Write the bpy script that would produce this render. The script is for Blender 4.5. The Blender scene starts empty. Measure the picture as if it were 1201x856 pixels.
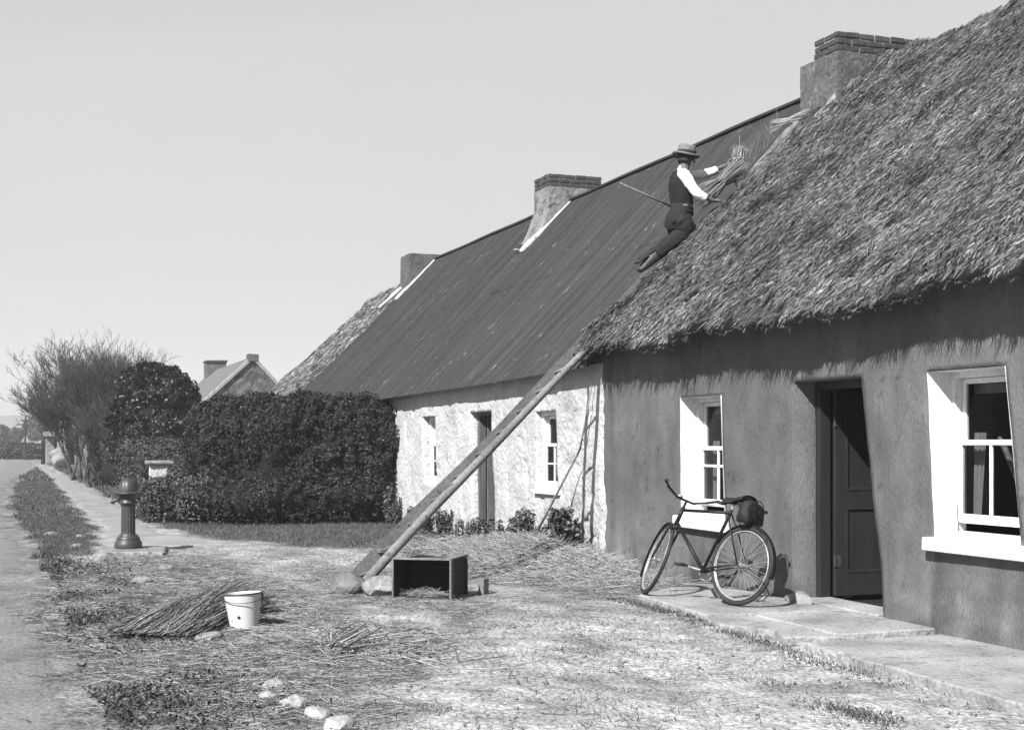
import bpy, math, random
import numpy as np
from mathutils import Vector, Matrix
R = math.radians
rng = np.random.default_rng(7); random.seed(7)
sc = bpy.context.scene; COL = sc.collection
# ---------------- camera, sky, sun, exposure ----------------
cam = bpy.data.objects.new('camera', bpy.data.cameras.new('camera')); COL.objects.link(cam)
cam.location = (14.84, -6.58, 1.45); cam.rotation_euler = (R(90), 0, R(69.94))
cam.data.lens = 48.2; cam.data.sensor_width = 36; cam.data.shift_y = 0.0766
cam.data.clip_start = .1; cam.data.clip_end = 5000
sc.camera = cam
w = bpy.data.worlds.new('World'); sc.world = w; w.use_nodes = True
nt = w.node_tree; nt.nodes.clear()
sk = nt.nodes.new('ShaderNodeTexSky'); sk.sky_type = 'NISHITA'; sk.sun_disc = False
sk.sun_elevation = R(41.1); sk.sun_rotation = R(142.4); sk.air_density = 1.2; sk.dust_density = .25; sk.ozone_density = 1.0
bw = nt.nodes.new('ShaderNodeSeparateColor'); mn = nt.nodes.new('ShaderNodeMath'); mn.operation = 'MINIMUM'; mn.inputs[1].default_value = 5.3; bg = nt.nodes.new('ShaderNodeBackground'); bg.inputs[1].default_value = .057
ow = nt.nodes.new('ShaderNodeOutputWorld')
nt.links.new(sk.outputs[0], bw.inputs[0]); nz = nt.nodes.new('ShaderNodeTexNoise'); nz.inputs['Scale'].default_value = 2.2; nz.inputs['Detail'].default_value = 6; mz = nt.nodes.new('ShaderNodeMapRange'); mz.inputs[3].default_value = .90; mz.inputs[4].default_value = 1.10; nt.links.new(nz.outputs[0], mz.inputs[0]); mm_ = nt.nodes.new('ShaderNodeMath'); mm_.operation = 'MULTIPLY'; nt.links.new(mz.outputs[0], mm_.inputs[0])
nt.links.new(bw.outputs[2], mn.inputs[0]); nt.links.new(mn.outputs[0], mm_.inputs[1]); nt.links.new(mm_.outputs[0], bg.inputs[0]); nt.links.new(bg.outputs[0], ow.inputs[0])
sun = bpy.data.objects.new('sun', bpy.data.lights.new('sun', 'SUN')); COL.objects.link(sun)
sun.data.energy = 5.0; sun.data.angle = R(.55); sun.data.color = (1, 1, 1)
sun.rotation_euler = Vector((-.77, 1, -1.1)).to_track_quat('-Z', 'Y').to_euler()
sc.view_settings.view_transform = 'Standard'; sc.view_settings.look = 'None'; sc.view_settings.gamma = 1
sc.view_settings.exposure = 1.08; sc.view_settings.use_curve_mapping = False
sc.cycles.max_bounces = 5; sc.cycles.transparent_max_bounces = 12; sc.cycles.volume_bounces = 0

# ---------------- helpers ----------------
def vnoise(x, y, seed=0):
    x = np.asarray(x, float); y = np.asarray(y, float)
    xi = np.floor(x).astype(np.int64); yi = np.floor(y).astype(np.int64); xf = x-xi; yf = y-yi
    def h(a, b):
        n = (a*374761393+b*668265263+seed*1442695041) & 0xffffffff
        n = ((n ^ (n >> 13))*1274126177) & 0xffffffff
        return ((n ^ (n >> 16)) & 0xffff)/65535.
    u = xf*xf*(3-2*xf); v = yf*yf*(3-2*yf)
    a = h(xi, yi); b = h(xi+1, yi); c = h(xi, yi+1); d = h(xi+1, yi+1)
    return (a*(1-u)+b*u)*(1-v)+(c*(1-u)+d*u)*v
def fbm(x, y, seed=0, o=4):
    s = 0; a = .5; t = 0
    for k in range(o):
        s = s+a*vnoise(np.asarray(x)*2**k, np.asarray(y)*2**k, seed+k*17); t += a; a *= .5
    return s/t
def np_mesh(name, V, Q, mat, parent=None, attr=None, smooth=False):
    """V (N,3), Q (M,k) faces all with k corners"""
    V = np.asarray(V, np.float32); Q = np.asarray(Q, np.int32); k = Q.shape[1]
    me = bpy.data.meshes.new(name)
    me.vertices.add(len(V)); me.vertices.foreach_set('co', V.ravel())
    me.loops.add(Q.size); me.loops.foreach_set('vertex_index', Q.ravel())
    me.polygons.add(len(Q)); me.polygons.foreach_set('loop_start', np.arange(0, Q.size, k, dtype=np.int32))
    me.polygons.foreach_set('loop_total', np.full(len(Q), k, np.int32))
    if smooth: me.polygons.foreach_set('use_smooth', np.ones(len(Q), bool))
    if attr is not None:
        a = me.attributes.new('tone', 'FLOAT', 'POINT'); a.data.foreach_set('value', np.asarray(attr, np.float32))
    me.update(calc_edges=True); me.validate(verbose=False)
    if mat: me.materials.append(mat)
    o = bpy.data.objects.new(name, me); COL.objects.link(o); o.parent = parent
    return o
class MB:
    def __init__(s): s.v = []; s.f = []
    def add(s, vs, fs):
        b = len(s.v); s.v += [tuple(v) for v in vs]; s.f += [tuple(i+b for i in f) for f in fs]; return s
    def box(s, x0, x1, y0, y1, z0, z1, M=None):
        vs = [Vector(p) for p in ((x0,y0,z0),(x1,y0,z0),(x1,y1,z0),(x0,y1,z0),(x0,y0,z1),(x1,y0,z1),(x1,y1,z1),(x0,y1,z1))]
        if M: vs = [M @ v for v in vs]
        return s.add(vs, [(0,3,2,1),(4,5,6,7),(0,1,5,4),(1,2,6,5),(2,3,7,6),(3,0,4,7)])
    def tube(s, pts, r, n=8, cap=True, closed=False):
        pts = [Vector(p) for p in pts]; m = len(pts)
        rs = r if isinstance(r, (list, tuple)) else [r]*m
        b = len(s.v); up = None
        for i, p in enumerate(pts):
            if closed: t = pts[(i+1) % m]-pts[i-1]
            else: t = pts[min(i+1, m-1)]-pts[max(i-1, 0)]
            t.normalize()
            if up is None: up = t.orthogonal().normalized()
            else: up = (up-t*up.dot(t)).normalized()
            w_ = t.cross(up)
            for k in range(n):
                a = 2*math.pi*k/n; s.v.append(tuple(p+(up*math.cos(a)+w_*math.sin(a))*rs[i]))
        for i in range(m if closed else m-1):
            for k in range(n):
                j = (i+1) % m
                s.f.append((b+i*n+k, b+i*n+(k+1) % n, b+j*n+(k+1) % n, b+j*n+k))
        if cap and not closed:
            s.f.append(tuple(b+k for k in range(n))[::-1]); s.f.append(tuple(b+(m-1)*n+k for k in range(n)))
        return s
    def lathe(s, prof, n=24, c=(0,0,0), M=None, flute=0, fl=None, a0=0, a1=2*math.pi):
        b = len(s.v)
        for i, (r, z) in enumerate(prof):
            for k in range(n):
                a = 2*math.pi*k/n; rr = r*(1-flute*(.5+.5*math.cos(a*fl[1])) if fl and fl[0][0] <= i <= fl[0][1] else r*0+1) if fl else r
                if not fl: rr = r
                p = Vector((c[0]+rr*math.cos(a), c[1]+rr*math.sin(a), c[2]+z))
                s.v.append(tuple(M @ p if M else p))
        for i in range(len(prof)-1):
            for k in range(n):
                s.f.append((b+i*n+k, b+i*n+(k+1) % n, b+(i+1)*n+(k+1) % n, b+(i+1)*n+k))
        return s
    def grid(s, fn, us, vs_):
        b = len(s.v); nu = len(us); nv = len(vs_)
        for v in vs_:
            for u in us: s.v.append(tuple(fn(u, v)))
        for j in range(nv-1):
            for i in range(nu-1):
                a = b+j*nu+i; s.f.append((a, a+1, a+nu+1, a+nu))
        return s
    def jit(s, a):
        s.v = [tuple(c+random.uniform(-a, a) for c in v) for v in s.v]; return s
    def xf(s, M): s.v = [tuple(M @ Vector(v)) for v in s.v]; return s
    def build(s, name, mat, parent=None, smooth=False, bevel=0, seg=2, sub=0):
        me = bpy.data.meshes.new(name); me.from_pydata(s.v, [], s.f); me.update()
        if mat: me.materials.append(mat)
        if mat and 'tone' in [n.attribute_name for n in mat.node_tree.nodes if n.type == 'ATTRIBUTE']:
            a = me.attributes.new('tone', 'FLOAT', 'POINT'); a.data.foreach_set('value', np.ones(len(s.v), np.float32))
        if smooth:
            for p in me.polygons: p.use_smooth = True
        o = bpy.data.objects.new(name, me); COL.objects.link(o); o.parent = parent
        if bevel:
            m = o.modifiers.new('b', 'BEVEL'); m.width = bevel; m.segments = seg; m.limit_method = 'ANGLE'
        if sub:
            m = o.modifiers.new('s', 'SUBSURF'); m.levels = sub; m.render_levels = sub
        return o
def tag(o, label=None, cat=None, group=None, kind=None):
    if label: o['label'] = label
    if cat: o['category'] = cat
    if group: o['group'] = group
    if kind: o['kind'] = kind
    return o
def empty(name, loc=(0,0,0), rot=(0,0,0), label=None, cat=None, group=None):
    o = bpy.data.objects.new(name, None); COL.objects.link(o); o.location = loc; o.rotation_euler = rot
    o.empty_display_size = .1
    return tag(o, label, cat, group)

MATS = {}
def mat(name, v, rough=.85, var=.2, sc_=3., st=(1,1,1), fine=.15, fsc=40., bump=.3, bsc=30., bd=.02, spec=.25, tone=False, metal=0., spots=None, coat=0, translucent=False):
    if name in MATS: return MATS[name]
    if name != 'white_paint': v *= .86
    m = bpy.data.materials.new(name); m.use_nodes = True; n = m.node_tree; N = n.nodes; L = n.links
    b = N['Principled BSDF']; b.inputs['Roughness'].default_value = rough; b.inputs['Metallic'].default_value = metal
    b.inputs['Specular IOR Level'].default_value = spec
    if coat: b.inputs['Coat Weight'].default_value = coat
    tc = N.new('ShaderNodeTexCoord'); mp = N.new('ShaderNodeMapping'); mp.inputs['Scale'].default_value = st
    L.new(tc.outputs['Object'], mp.inputs[0])
    def noise(s, det=5):
        t = N.new('ShaderNodeTexNoise'); t.inputs['Scale'].default_value = s; t.inputs['Detail'].default_value = det
        L.new(mp.outputs[0], t.inputs['Vector']); return t.outputs['Fac']
    def mr(src, a, b_, lo=.3, hi=.7):
        t = N.new('ShaderNodeMapRange'); t.inputs[1].default_value = lo; t.inputs[2].default_value = hi
        t.inputs[3].default_value = a; t.inputs[4].default_value = b_; L.new(src, t.inputs[0]); return t.outputs[0]
    def mul(a, b_):
        t = N.new('ShaderNodeMath'); t.operation = 'MULTIPLY'
        L.new(a, t.inputs[0])
        if isinstance(b_, (int, float)): t.inputs[1].default_value = b_
        else: L.new(b_, t.inputs[1])
        return t.outputs[0]
    c = mul(mr(noise(sc_), 1-var, 1+var), mr(noise(fsc, 3), 1-fine, 1+fine))
    c = mul(c, v)
    if tone:
        a = N.new('ShaderNodeAttribute'); a.attribute_name = 'tone'; c = mul(c, a.outputs['Fac'])
    if spots:      # (scale, threshold, factor[, stretch])
        for sp in spots:
            t = N.new('ShaderNodeTexNoise'); t.inputs['Scale'].default_value = sp[0]; t.inputs['Detail'].default_value = 4
            if len(sp) > 3:
                m2 = N.new('ShaderNodeMapping'); m2.inputs['Scale'].default_value = sp[3]; L.new(tc.outputs['Object'], m2.inputs[0]); L.new(m2.outputs[0], t.inputs['Vector'])
            else: L.new(mp.outputs[0], t.inputs['Vector'])
            c = mul(c, mr(t.outputs['Fac'], 1, sp[2], sp[1], sp[1]+.035))
    L.new(c, b.inputs['Base Color'])
    if bump:
        bp = N.new('ShaderNodeBump'); bp.inputs['Strength'].default_value = bump; bp.inputs['Distance'].default_value = bd
        L.new(noise(bsc, 6), bp.inputs['Height']); L.new(bp.outputs[0], b.inputs['Normal'])
    MATS[name] = m; return m
def glass_mat():
    m = bpy.data.materials.new('glass'); m.use_nodes = True; n = m.node_tree; n.nodes.clear()
    t = n.nodes.new('ShaderNodeBsdfTransparent'); t.inputs[0].default_value = (.8,.8,.8,1)
    g = n.nodes.new('ShaderNodeBsdfGlossy'); g.inputs['Roughness'].default_value = .06
    mx = n.nodes.new('ShaderNodeMixShader'); fr = n.nodes.new('ShaderNodeFresnel'); fr.inputs[0].default_value = 1.09
    o = n.nodes.new('ShaderNodeOutputMaterial')
    n.links.new(fr.outputs[0], mx.inputs[0]); n.links.new(t.outputs[0], mx.inputs[1]); n.links.new(g.outputs[0], mx.inputs[2]); n.links.new(mx.outputs[0], o.inputs[0])
    return m
M_glass = glass_mat()
M_ground = mat('dirt', 1.06, .95, .12, 1.7, fine=.5, fsc=34, bump=.7, bsc=28, bd=.03, tone=True, spots=[(60, .62, .55)])
M_road = mat('road_dust', .175, .95, .25, .9, fine=.25, fsc=30, bump=.7, bsc=30, bd=.02, tone=True)
M_path = mat('path_dust', .25, .95, .2, 1.3, fine=.18, fsc=25, bump=.4, bsc=30, bd=.02, tone=True)
M_conc = mat('concrete', .29, .9, .35, 1.7, fine=.22, fsc=40, bump=.8, bsc=25, bd=.02, spots=[(14, .62, .7), (4, .62, .75)])
M_plaster = mat('grey_plaster', .122, .9, .16, 2.0, st=(2.2,2.2,.8), fine=.16, fsc=30, bump=.6, bsc=34, bd=.016, tone=True, spots=[(9, .65, .8), (3.2, .66, 1.25)])
M_white = mat('whitewash', .47, .9, .12, 2.5, fine=.1, fsc=30, bump=.9, bsc=16, bd=.035, tone=True, spots=[(24, .64, .35), (11, .675, .45), (3., .70, .7)])
M_paint = mat('white_paint', .62, .65, .14, 4, fine=.10, fsc=40, bump=.4, bsc=24, bd=.008, spec=.25, spots=[(26, .70, .4), (9, .68, .8)])
M_thatch = mat('thatch', .185, .95, .22, 1.4, st=(1.6,1,1), fine=.25, fsc=45, bump=1.0, bsc=30, bd=.05, tone=True)
M_thatch_old = mat('old_thatch', .14, .95, .25, 3, fine=.35, fsc=30, bump=1.0, bsc=18, bd=.06)
M_straw = mat('straw', .32, .75, .15, 3, fine=.15, fsc=30, bump=0, tone=True, spec=.2)
M_tin = mat('tarred_tin', .021, .6, .5, 1.1, st=(5.,.22,.22), fine=.3, fsc=5, bump=.15, bsc=20, bd=.01, spec=.3, spots=[(3.2, .675, 5., (8,1.4,1.4)), (6, .70, 3., (5,.7,.7)), (2.4, .60, .75)])
M_chim = mat('chimney_render', .10, .95, .25, 2.6, fine=.25, fsc=22, bump=.8, bsc=14, bd=.03, spots=[(7, .62, 1.5), (10, .64, .55)])
M_ch2 = mat('pale_chimney_render', .19, .95, .3, 2.6, fine=.3, fsc=18, bump=.8, bsc=14, bd=.03, spots=[(7, .60, .6), (10, .66, 1.5)])
M_brick = mat('brick', .055, .9, .3, 5, fine=.25, fsc=30, bump=.6, bsc=30, bd=.01, tone=False)
M_mortar = mat('mortar', .27, .95, .25, 5, fine=.2, fsc=30, bump=.6, bsc=20, bd=.02)
M_dark = mat('interior_shade', .01, .95, .2, 3, bump=0)  # near-black so the shade indoors is put into the colour
M_curtain = mat('curtain', .22, .9, .1, 3, st=(6,6,.5), bump=.3, bsc=12)
M_door = mat('door_paint', .022, .5, .2, 3, st=(4,4,.7), fine=.12, fsc=30, bump=.2, bsc=30, bd=.004, spec=.35)
M_doorg = mat('weathered_door', .10, .8, .25, 3, st=(5,5,.6), fine=.2, fsc=25, bump=.4, bsc=20, bd=.006)
M_wood = mat('weathered_wood', .17, .8, .28, 3, st=(1,1,1), fine=.25, fsc=28, bump=.5, bsc=25, bd=.01, spots=[(9, .64, .5)])
M_wood_d = mat('dark_wood_and_shade', .025, .8, .25, 4, fine=.25, fsc=30, bump=.4, bsc=22, bd=.006)
M_stone = mat('stone', .22, .9, .25, 3.5, fine=.25, fsc=22, bump=.8, bsc=12, bd=.03, spots=[(6, .63, .6)])
M_iron = mat('cast_iron', .04, .45, .25, 6, fine=.2, fsc=40, bump=.3, bsc=40, bd=.004, spec=.5)
M_enamel = mat('enamel', .6, .35, .05, 4, fine=.05, fsc=30, bump=.1, bsc=25, bd=.003, spec=.5, spots=[(7, .72, .3)])
M_black = mat('black_paint', .01, .5, .2, 8, bump=0, spec=.25)
M_rubber = mat('rubber', .03, .8, .25, 12, bump=.1, bsc=60, bd=.002)
M_rim = mat('rim_metal', .34, .4, .25, 10, bump=0, spec=.5, metal=.3)
M_leather = mat('leather', .008, .75, .3, 10, bump=.3, bsc=30, bd=.004, spec=.4)
M_leaf = mat('hedge_leaf', .030, .65, .2, 3, fine=.1, bump=0, tone=True, spec=.15)
M_leaf_d = mat('evergreen_leaf', .013, .45, .2, 3, fine=.1, bump=0, tone=True, spec=.35)
M_twig = mat('twigs', .06, .9, .25, 3, bump=0)
M_bark = mat('bark', .10, .9, .3, 3, fine=.2, bump=.4, bsc=20)
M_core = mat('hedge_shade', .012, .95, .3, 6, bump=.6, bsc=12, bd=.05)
M_grass = mat('grass_blades', .075, .7, .15, 2, bump=0, tone=True)
M_plant = mat('garden_leaf', .045, .5, .2, 5, bump=0, tone=True, spec=.4)
M_skin = mat('skin', .11, .6, .1, 8, bump=.1, bsc=30, bd=.003)
M_shirt = mat('shirt_cotton', .78, .85, .05, 6, bump=.5, bsc=14, bd=.02)
M_vest = mat('dark_wool', .012, .9, .2, 8, bump=.4, bsc=20, bd=.01)
M_trous = mat('trouser_wool', .018, .9, .2, 8, bump=.6, bsc=14, bd=.02)
M_hat = mat('felt', .17, .85, .15, 8, bump=.2, bsc=30, bd=.004)
M_band = mat('hat_band', .02, .7, .1, 8, bump=0)
M_boot = mat('boot_leather', .045, .5, .2, 8, bump=.3, bsc=20, bd=.005, spec=.4)
M_hill = mat('hill_fields', .10, .95, .3, .012, fine=.2, fsc=.08, bump=0)
M_far = mat('far_foliage', .06, .9, .3, 1.2, fine=.2, fsc=8, bump=.6, bsc=3, bd=.2)

# ---------------- ground ----------------
def road_edge(x):  # right edge of the road
    return np.where(x > 0, -6.18, np.interp(x, [-120,-80,-60,-45,-30,-16,0], [-4.95,-5.05,-5.7,-6.35,-6.6,-6.68,-6.18])) + .16*(fbm(x*1.1, x*0+3, 5)-.5)*2
def pathL(x): return np.interp(x, [-55,-44,-26,-15,-8.3,-5.2,-3], [-5.12,-5.05,-5.15,-5.18,-5.26,-5.38,-5.6]) + .14*(fbm(x*.9, x*0+9, 8)-.5)*2
def pathR(x): return np.interp(x, [-55,-34,-24,-17,-11.3,-8,-6.3,-4], [-4.25,-4.2,-4.22,-4.1,-4.25,-4.25,-3.75,-2.9]) + .14*(fbm(x*.9, x*0+19, 9)-.5)*2
def H(x, y):
    h = .05*(fbm(np.asarray(x)*.5, np.asarray(y)*.5, 3)-.5)
    verge = np.clip((y-road_edge(x))/.3, 0, 1)*np.clip((pathL(x)-y)/.35, 0, 1)*np.clip((-3.2-x)/1.5, 0, 1)
    far = np.clip((-100-x)/200, 0, 1)
    return h*np.clip((x+80)/40, 0, 1)-.045*np.clip((np.asarray(x)-5.4)/1.4, 0, 1)*np.clip((np.asarray(y)+4.)/1.5, 0, 1)+.03*verge*(.6+.8*fbm(x*1.3, y*3, 21))
def zones(x, y):
    """grass, straw litter masks 0..1"""
    n = fbm(x*1.1, y*1.1, 31)-.5; n2 = fbm(x*4, y*4, 33)-.5
    def sm(d): return np.clip(d*2.5+.5+n*1.6+n2*.8, 0, 1)
    gv = sm(np.minimum(np.minimum(y-road_edge(x)-.1, pathL(x)-y-.05)*1.5, (-3.6-x)))        # verge
    # lawn by the hedge
    ga = sm(np.minimum(np.minimum((x+11.8), (-3.3-x)*.7), (y-np.interp(x, [-12,-8.5,-6.3,-4.2,-3], [-4.1,-4.0,-3.55,-2.6,-1.0]))))
    gb = sm(np.minimum(-10.5-x, y-pathR(x)-.1)*1.2)
    gs = np.clip(np.maximum(np.maximum(gv, ga), gb), 0, 1)
    l1 = sm(1.15-np.hypot((x-2.4)/5.6, (y+5.15)/1.15)*1.1)          # by the bundle
    l2 = sm(.95-np.hypot((x+.2)/3.3, (y+.75)/1.35))           # heap under the wall
    l3 = sm(.55-np.hypot((x-1.2)/4.0, (y+3.0)/1.2))
    l4 = sm(.7-np.hypot((x-6.6)/2.2, (y+5.3)/.85))
    ls = np.clip(np.maximum(np.maximum(l1, l2), np.maximum(l3*.8, l4*.9)), 0, 1)
    return gs, ls
def lines(segs):
    out = []
    for a, b, d in segs: out += list(np.arange(a, b, d))
    out.append(segs[-1][1]); return np.array(out)
gx = lines([(-1300,-600,100),(-600,-120,40),(-120,-40,3),(-40,-13,.4),(-13,-5,.08),(-5,12.4,.035),(12.4,20,1.),(20,400,95)])
gy = lines([(-900,-300,100),(-300,-30,30),(-30,-8,1.2),(-8,1.0,.035),(1.0,12,1.),(12,60,8),(60,300,60),(300,900,100)])
X, Y = np.meshgrid(gx, gy)
micro = ((fbm(X*7, Y*7, 41)-.5)*.035+(np.clip(fbm(X*3.5, Y*3.5, 42)-.5, 0, 1))*.07*(X < 4)*(Y < -3.6)+.03*(fbm(X*2.2, Y*2.2, 45)-.5))*((X > -13) & (X < 12.4) & (Y > -8) & (Y < 1))
nroad = (Y > road_edge(X))*1.
Z = H(X, Y)+micro*(.3+.7*nroad)*np.where((Y > pathL(X)) & (Y < pathR(X)) & (X < -5), .3, 1)
gs, ls = zones(X, Y)
heap = np.exp(-(((X+.9)/1.7)**2+((Y+.55)/.55)**2))*.24+np.exp(-(((X-3.2)/.7)**2+((Y+4.95)/.3)**2))*.06
inwall = (Y > -.02) & (X > -20) & (X < 12)
Z = np.where(inwall, np.minimum(Z, -.02), Z+heap)
far = np.clip((np.abs(X+10)-60)/60, 0, 1)
tone = (.255+.07*np.clip((X-4)/3, 0, 1))+.10*(fbm(X*.8, Y*.8, 51)-.5)+.20*(fbm(X*5, Y*5, 53)-.5)
tone = tone*(1-ls)+ls*(.065+.09*(fbm(X*5, Y*5, 54)-.5)); tone = tone*(1-gs)+gs*(.08+.06*(fbm(X*3, Y*3, 55)-.5))
# bare stains and damp patches in the yard
st_ = np.clip((fbm(X*1.7, Y*2.6, 61)-.56)*8, 0, 1)*(1-ls*.5)*(1-gs); tone *= 1-.3*st_; tone *= 1+.8*(fbm(X*2.6, Y*4.2, 63)-.5)
tone = np.where((Y < road_edge(X)+.28) & (X < 9) & (X > -60), tone*.68, tone)
tone = np.where((Y < road_edge(X)-3.6) | (X > 12.6), .14, tone)
tone = tone*(1-far)+.12*far
nxg, nyg = len(gx), len(gy)
idx = np.arange(nxg*nyg).reshape(nyg, nxg)
Q = np.stack([idx[:-1,:-1], idx[:-1,1:], idx[1:,1:], idx[1:,:-1]], -1).reshape(-1, 4)
g = np_mesh('ground', np.stack([X, Y, Z], -1).reshape(-1, 3), Q, M_ground, attr=tone.ravel(), smooth=True); tag(g, kind='structure')

def strip(name, xs, y0f, y1f, m, ny, dz, tonef, ew=.05, left=True):
    ys = np.unique(np.concatenate([np.linspace(0, 1, ny), np.linspace(0, ew*2, 9), 1-np.linspace(0, ew*2, 9)])); X, T = np.meshgrid(xs, ys)
    Y = y0f(X)*(1-T)+y1f(X)*T
    D_ = np.minimum(T if left else 1, 1-T)/ew; wob = .75*(fbm(X*3, Y*3, 43)-.5)+.5*(fbm(X*14, Y*14, 44)-.5)
    Z = H(X, Y)+(fbm(X*7, Y*7, 41)-.5)*.009+dz-(dz+.022)*np.clip(1.15-D_+wob*1.6, 0, 1)**1.3
    Z -= .05*np.clip((X-(xs[-1]-.8))/.8, 0, 1) if name == 'path' else 0
    i = np.arange(X.size).reshape(X.shape); Q = np.stack([i[:-1,:-1], i[:-1,1:], i[1:,1:], i[1:,:-1]], -1).reshape(-1, 4)
    o = np_mesh(name, np.stack([X, Y, Z], -1).reshape(-1, 3), Q, m, attr=tonef(X, Y, T).ravel(), smooth=True)
    return tag(o, kind='structure')
xs = lines([(-160,-60,2),(-60,-15,.3),(-15,14,.08),(14,60,3)])
def rtone(X, Y, T):
    t = 1+.3*(fbm(X*.5, Y*1.6, 71)-.5)
    for o_ in (-.95, -2.35): t += .22*np.exp(-((Y-(-6.3+o_))/.16)**2)
    return t*(1-.25*np.clip((T-.93)*14, 0, 1)*vnoise(X*2, Y*2, 5))
strip('road', xs, lambda x: road_edge(x)-3.5+.15*vnoise(x*.8, x*0, 3), road_edge, M_road, 40, .012, rtone, .07)
xs2 = lines([(-55,-15,.3),(-15,-4.6,.08)])
strip('path', xs2, pathL, pathR, M_path, 14, .014, lambda X, Y, T: 1+.25*(fbm(X*.9, Y*2, 75)-.5), .16)

# pavement: concrete slabs in front of the grey cottage
def slab(mb, poly, z0, z1, rough=.012, n=26):
    P = []
    for i in range(len(poly)):
        a = Vector(poly[i]); b = Vector(poly[(i+1) % len(poly)]); k = max(2, int((b-a).length/.09))
        for j in range(k):
            p = a.lerp(b, j/k); P.append((p.x+random.uniform(-rough, rough), p.y+random.uniform(-rough, rough)))
    c = (sum(p[0] for p in P)/len(P), sum(p[1] for p in P)/len(P)); m = len(P)
    inner = [(p[0]+(c[0]-p[0])*.025, p[1]+(c[1]-p[1])*.025) for p in P]
    vs = [(p[0], p[1], z0) for p in P]+[(p[0], p[1], z1-.012) for p in P]+[(p[0], p[1], z1) for p in inner]
    fs = [(i, (i+1) % m, m+(i+1) % m, m+i) for i in range(m)]+[(m+i, m+(i+1) % m, 2*m+(i+1) % m, 2*m+i) for i in range(m)]
    fs.append(tuple(2*m+i for i in range(m)))
    mb.add(vs, fs)
mb = MB()
slab(mb, [(2.55,-.22),(3.30,-1.12),(4.92,-1.26),(4.98,.0),(2.7,.0)], -.2, .055)
slab(mb, [(5.0,-.9),(4.93,-1.27),(5.35,-1.42),(5.75,-1.22),(6.2,-1.30),(6.25,-.9)], -.2, .048, .035)
slab(mb, [(4.99,.0),(5.0,-.89),(6.25,-.89),(6.2,.0)], -.2, .058)
slab(mb, [(6.22,.0),(6.26,-1.24),(7.5,-1.30),(9.2,-1.38),(11.5,-1.45),(11.5,0.)], -.25, .022, .02)
tag(mb.build('pavement', M_conc), kind='structure')

# hills
def hill(name, pts, depth):
    mb = MB(); n = len(pts)
    top = [Vector(p) for p in pts]
    us = list(range(n)); rows = [0, .3, .6, .85, 1]
    for r_ in rows:
        for p in top:
            mb.v.append((p.x+(1-r_)*depth, p.y, -2+(p.z+2)*math.sin(r_*math.pi/2)))
    for j in range(4):
        for i in range(n-1):
            a = j*n+i; mb.f.append((a, a+1, a+n+1, a+n))
    return tag(mb.build(name, M_hill, smooth=True), kind='structure')
hp = []
for k in range(60):
    y = -880+k*29; hp.append((-1050, y, 27+9*math.sin(k*.31+1)+5*math.sin(k*.63)+2*math.sin(k*1.7)))
hill('hills', hp, 200)

# ---------------- strand / leaf generators ----------------
def straws(P, D, Ln, W):
    """3-sided thin prisms; P start, D dir(unit), lengths, widths"""
    N = len(P); A = np.cross(D, rng.normal(size=(N, 3))); A /= np.linalg.norm(A, axis=1)[:, None]; B = np.cross(D, A)
    Wc = W[:, None]; offs = [A*Wc, (-.5*A+.87*B)*Wc, (-.5*A-.87*B)*Wc]; E_ = P+D*Ln[:, None]
    V = np.stack([P+o for o in offs]+[E_+o*.6 for o in offs], 1).reshape(-1, 3)
    b = (np.arange(N)*6)[:, None, None]; F = np.array([[0,1,4,3],[1,2,5,4],[2,0,3,5]])[None]
    return V, (b+F).reshape(-1, 4)
def unit(a): return a/np.linalg.norm(a, axis=1)[:, None]
def blades(P, D, Ln, W, bend):
    """flat bent blades 2 segments"""
    N = len(P); S = np.cross(D, rng.normal(size=(N, 3))); S = unit(S)*W[:, None]
    M1 = P+D*(Ln*.5)[:, None]; D2 = unit(D+bend); E_ = M1+D2*(Ln*.5)[:, None]
    V = np.stack([P-S, P+S, M1-S*.8, M1+S*.8, E_-S*.25, E_+S*.25], 1).reshape(-1, 3)
    b = (np.arange(N)*6)[:, None, None]; F = np.array([[0,1,3,2],[2,3,5,4]])[None]
    return V, (b+F).reshape(-1, 4)
def leaves(P, Nn, size):
    """pointed leaves; P centres, Nn rough normals"""
    N = len(P); n = unit(Nn); a = unit(np.cross(n, rng.normal(size=(N, 3)))); b_ = np.cross(n, a); s = size[:, None]
    V = np.stack([P-a*s, P+b_*s*.5+n*s*.12, P+a*s, P-b_*s*.5+n*s*.12], 1).reshape(-1, 3)
    return V, (np.arange(N)*4)[:, None]+np.array([[0,1,2,3]])
def cat(parts):
    V = []; Q = []; T = []; b = 0
    for v, q, t in parts:
        V.append(v); Q.append(q+b); T.append(t); b += len(v)
    return np.concatenate(V), np.concatenate(Q), np.concatenate(T)

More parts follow.
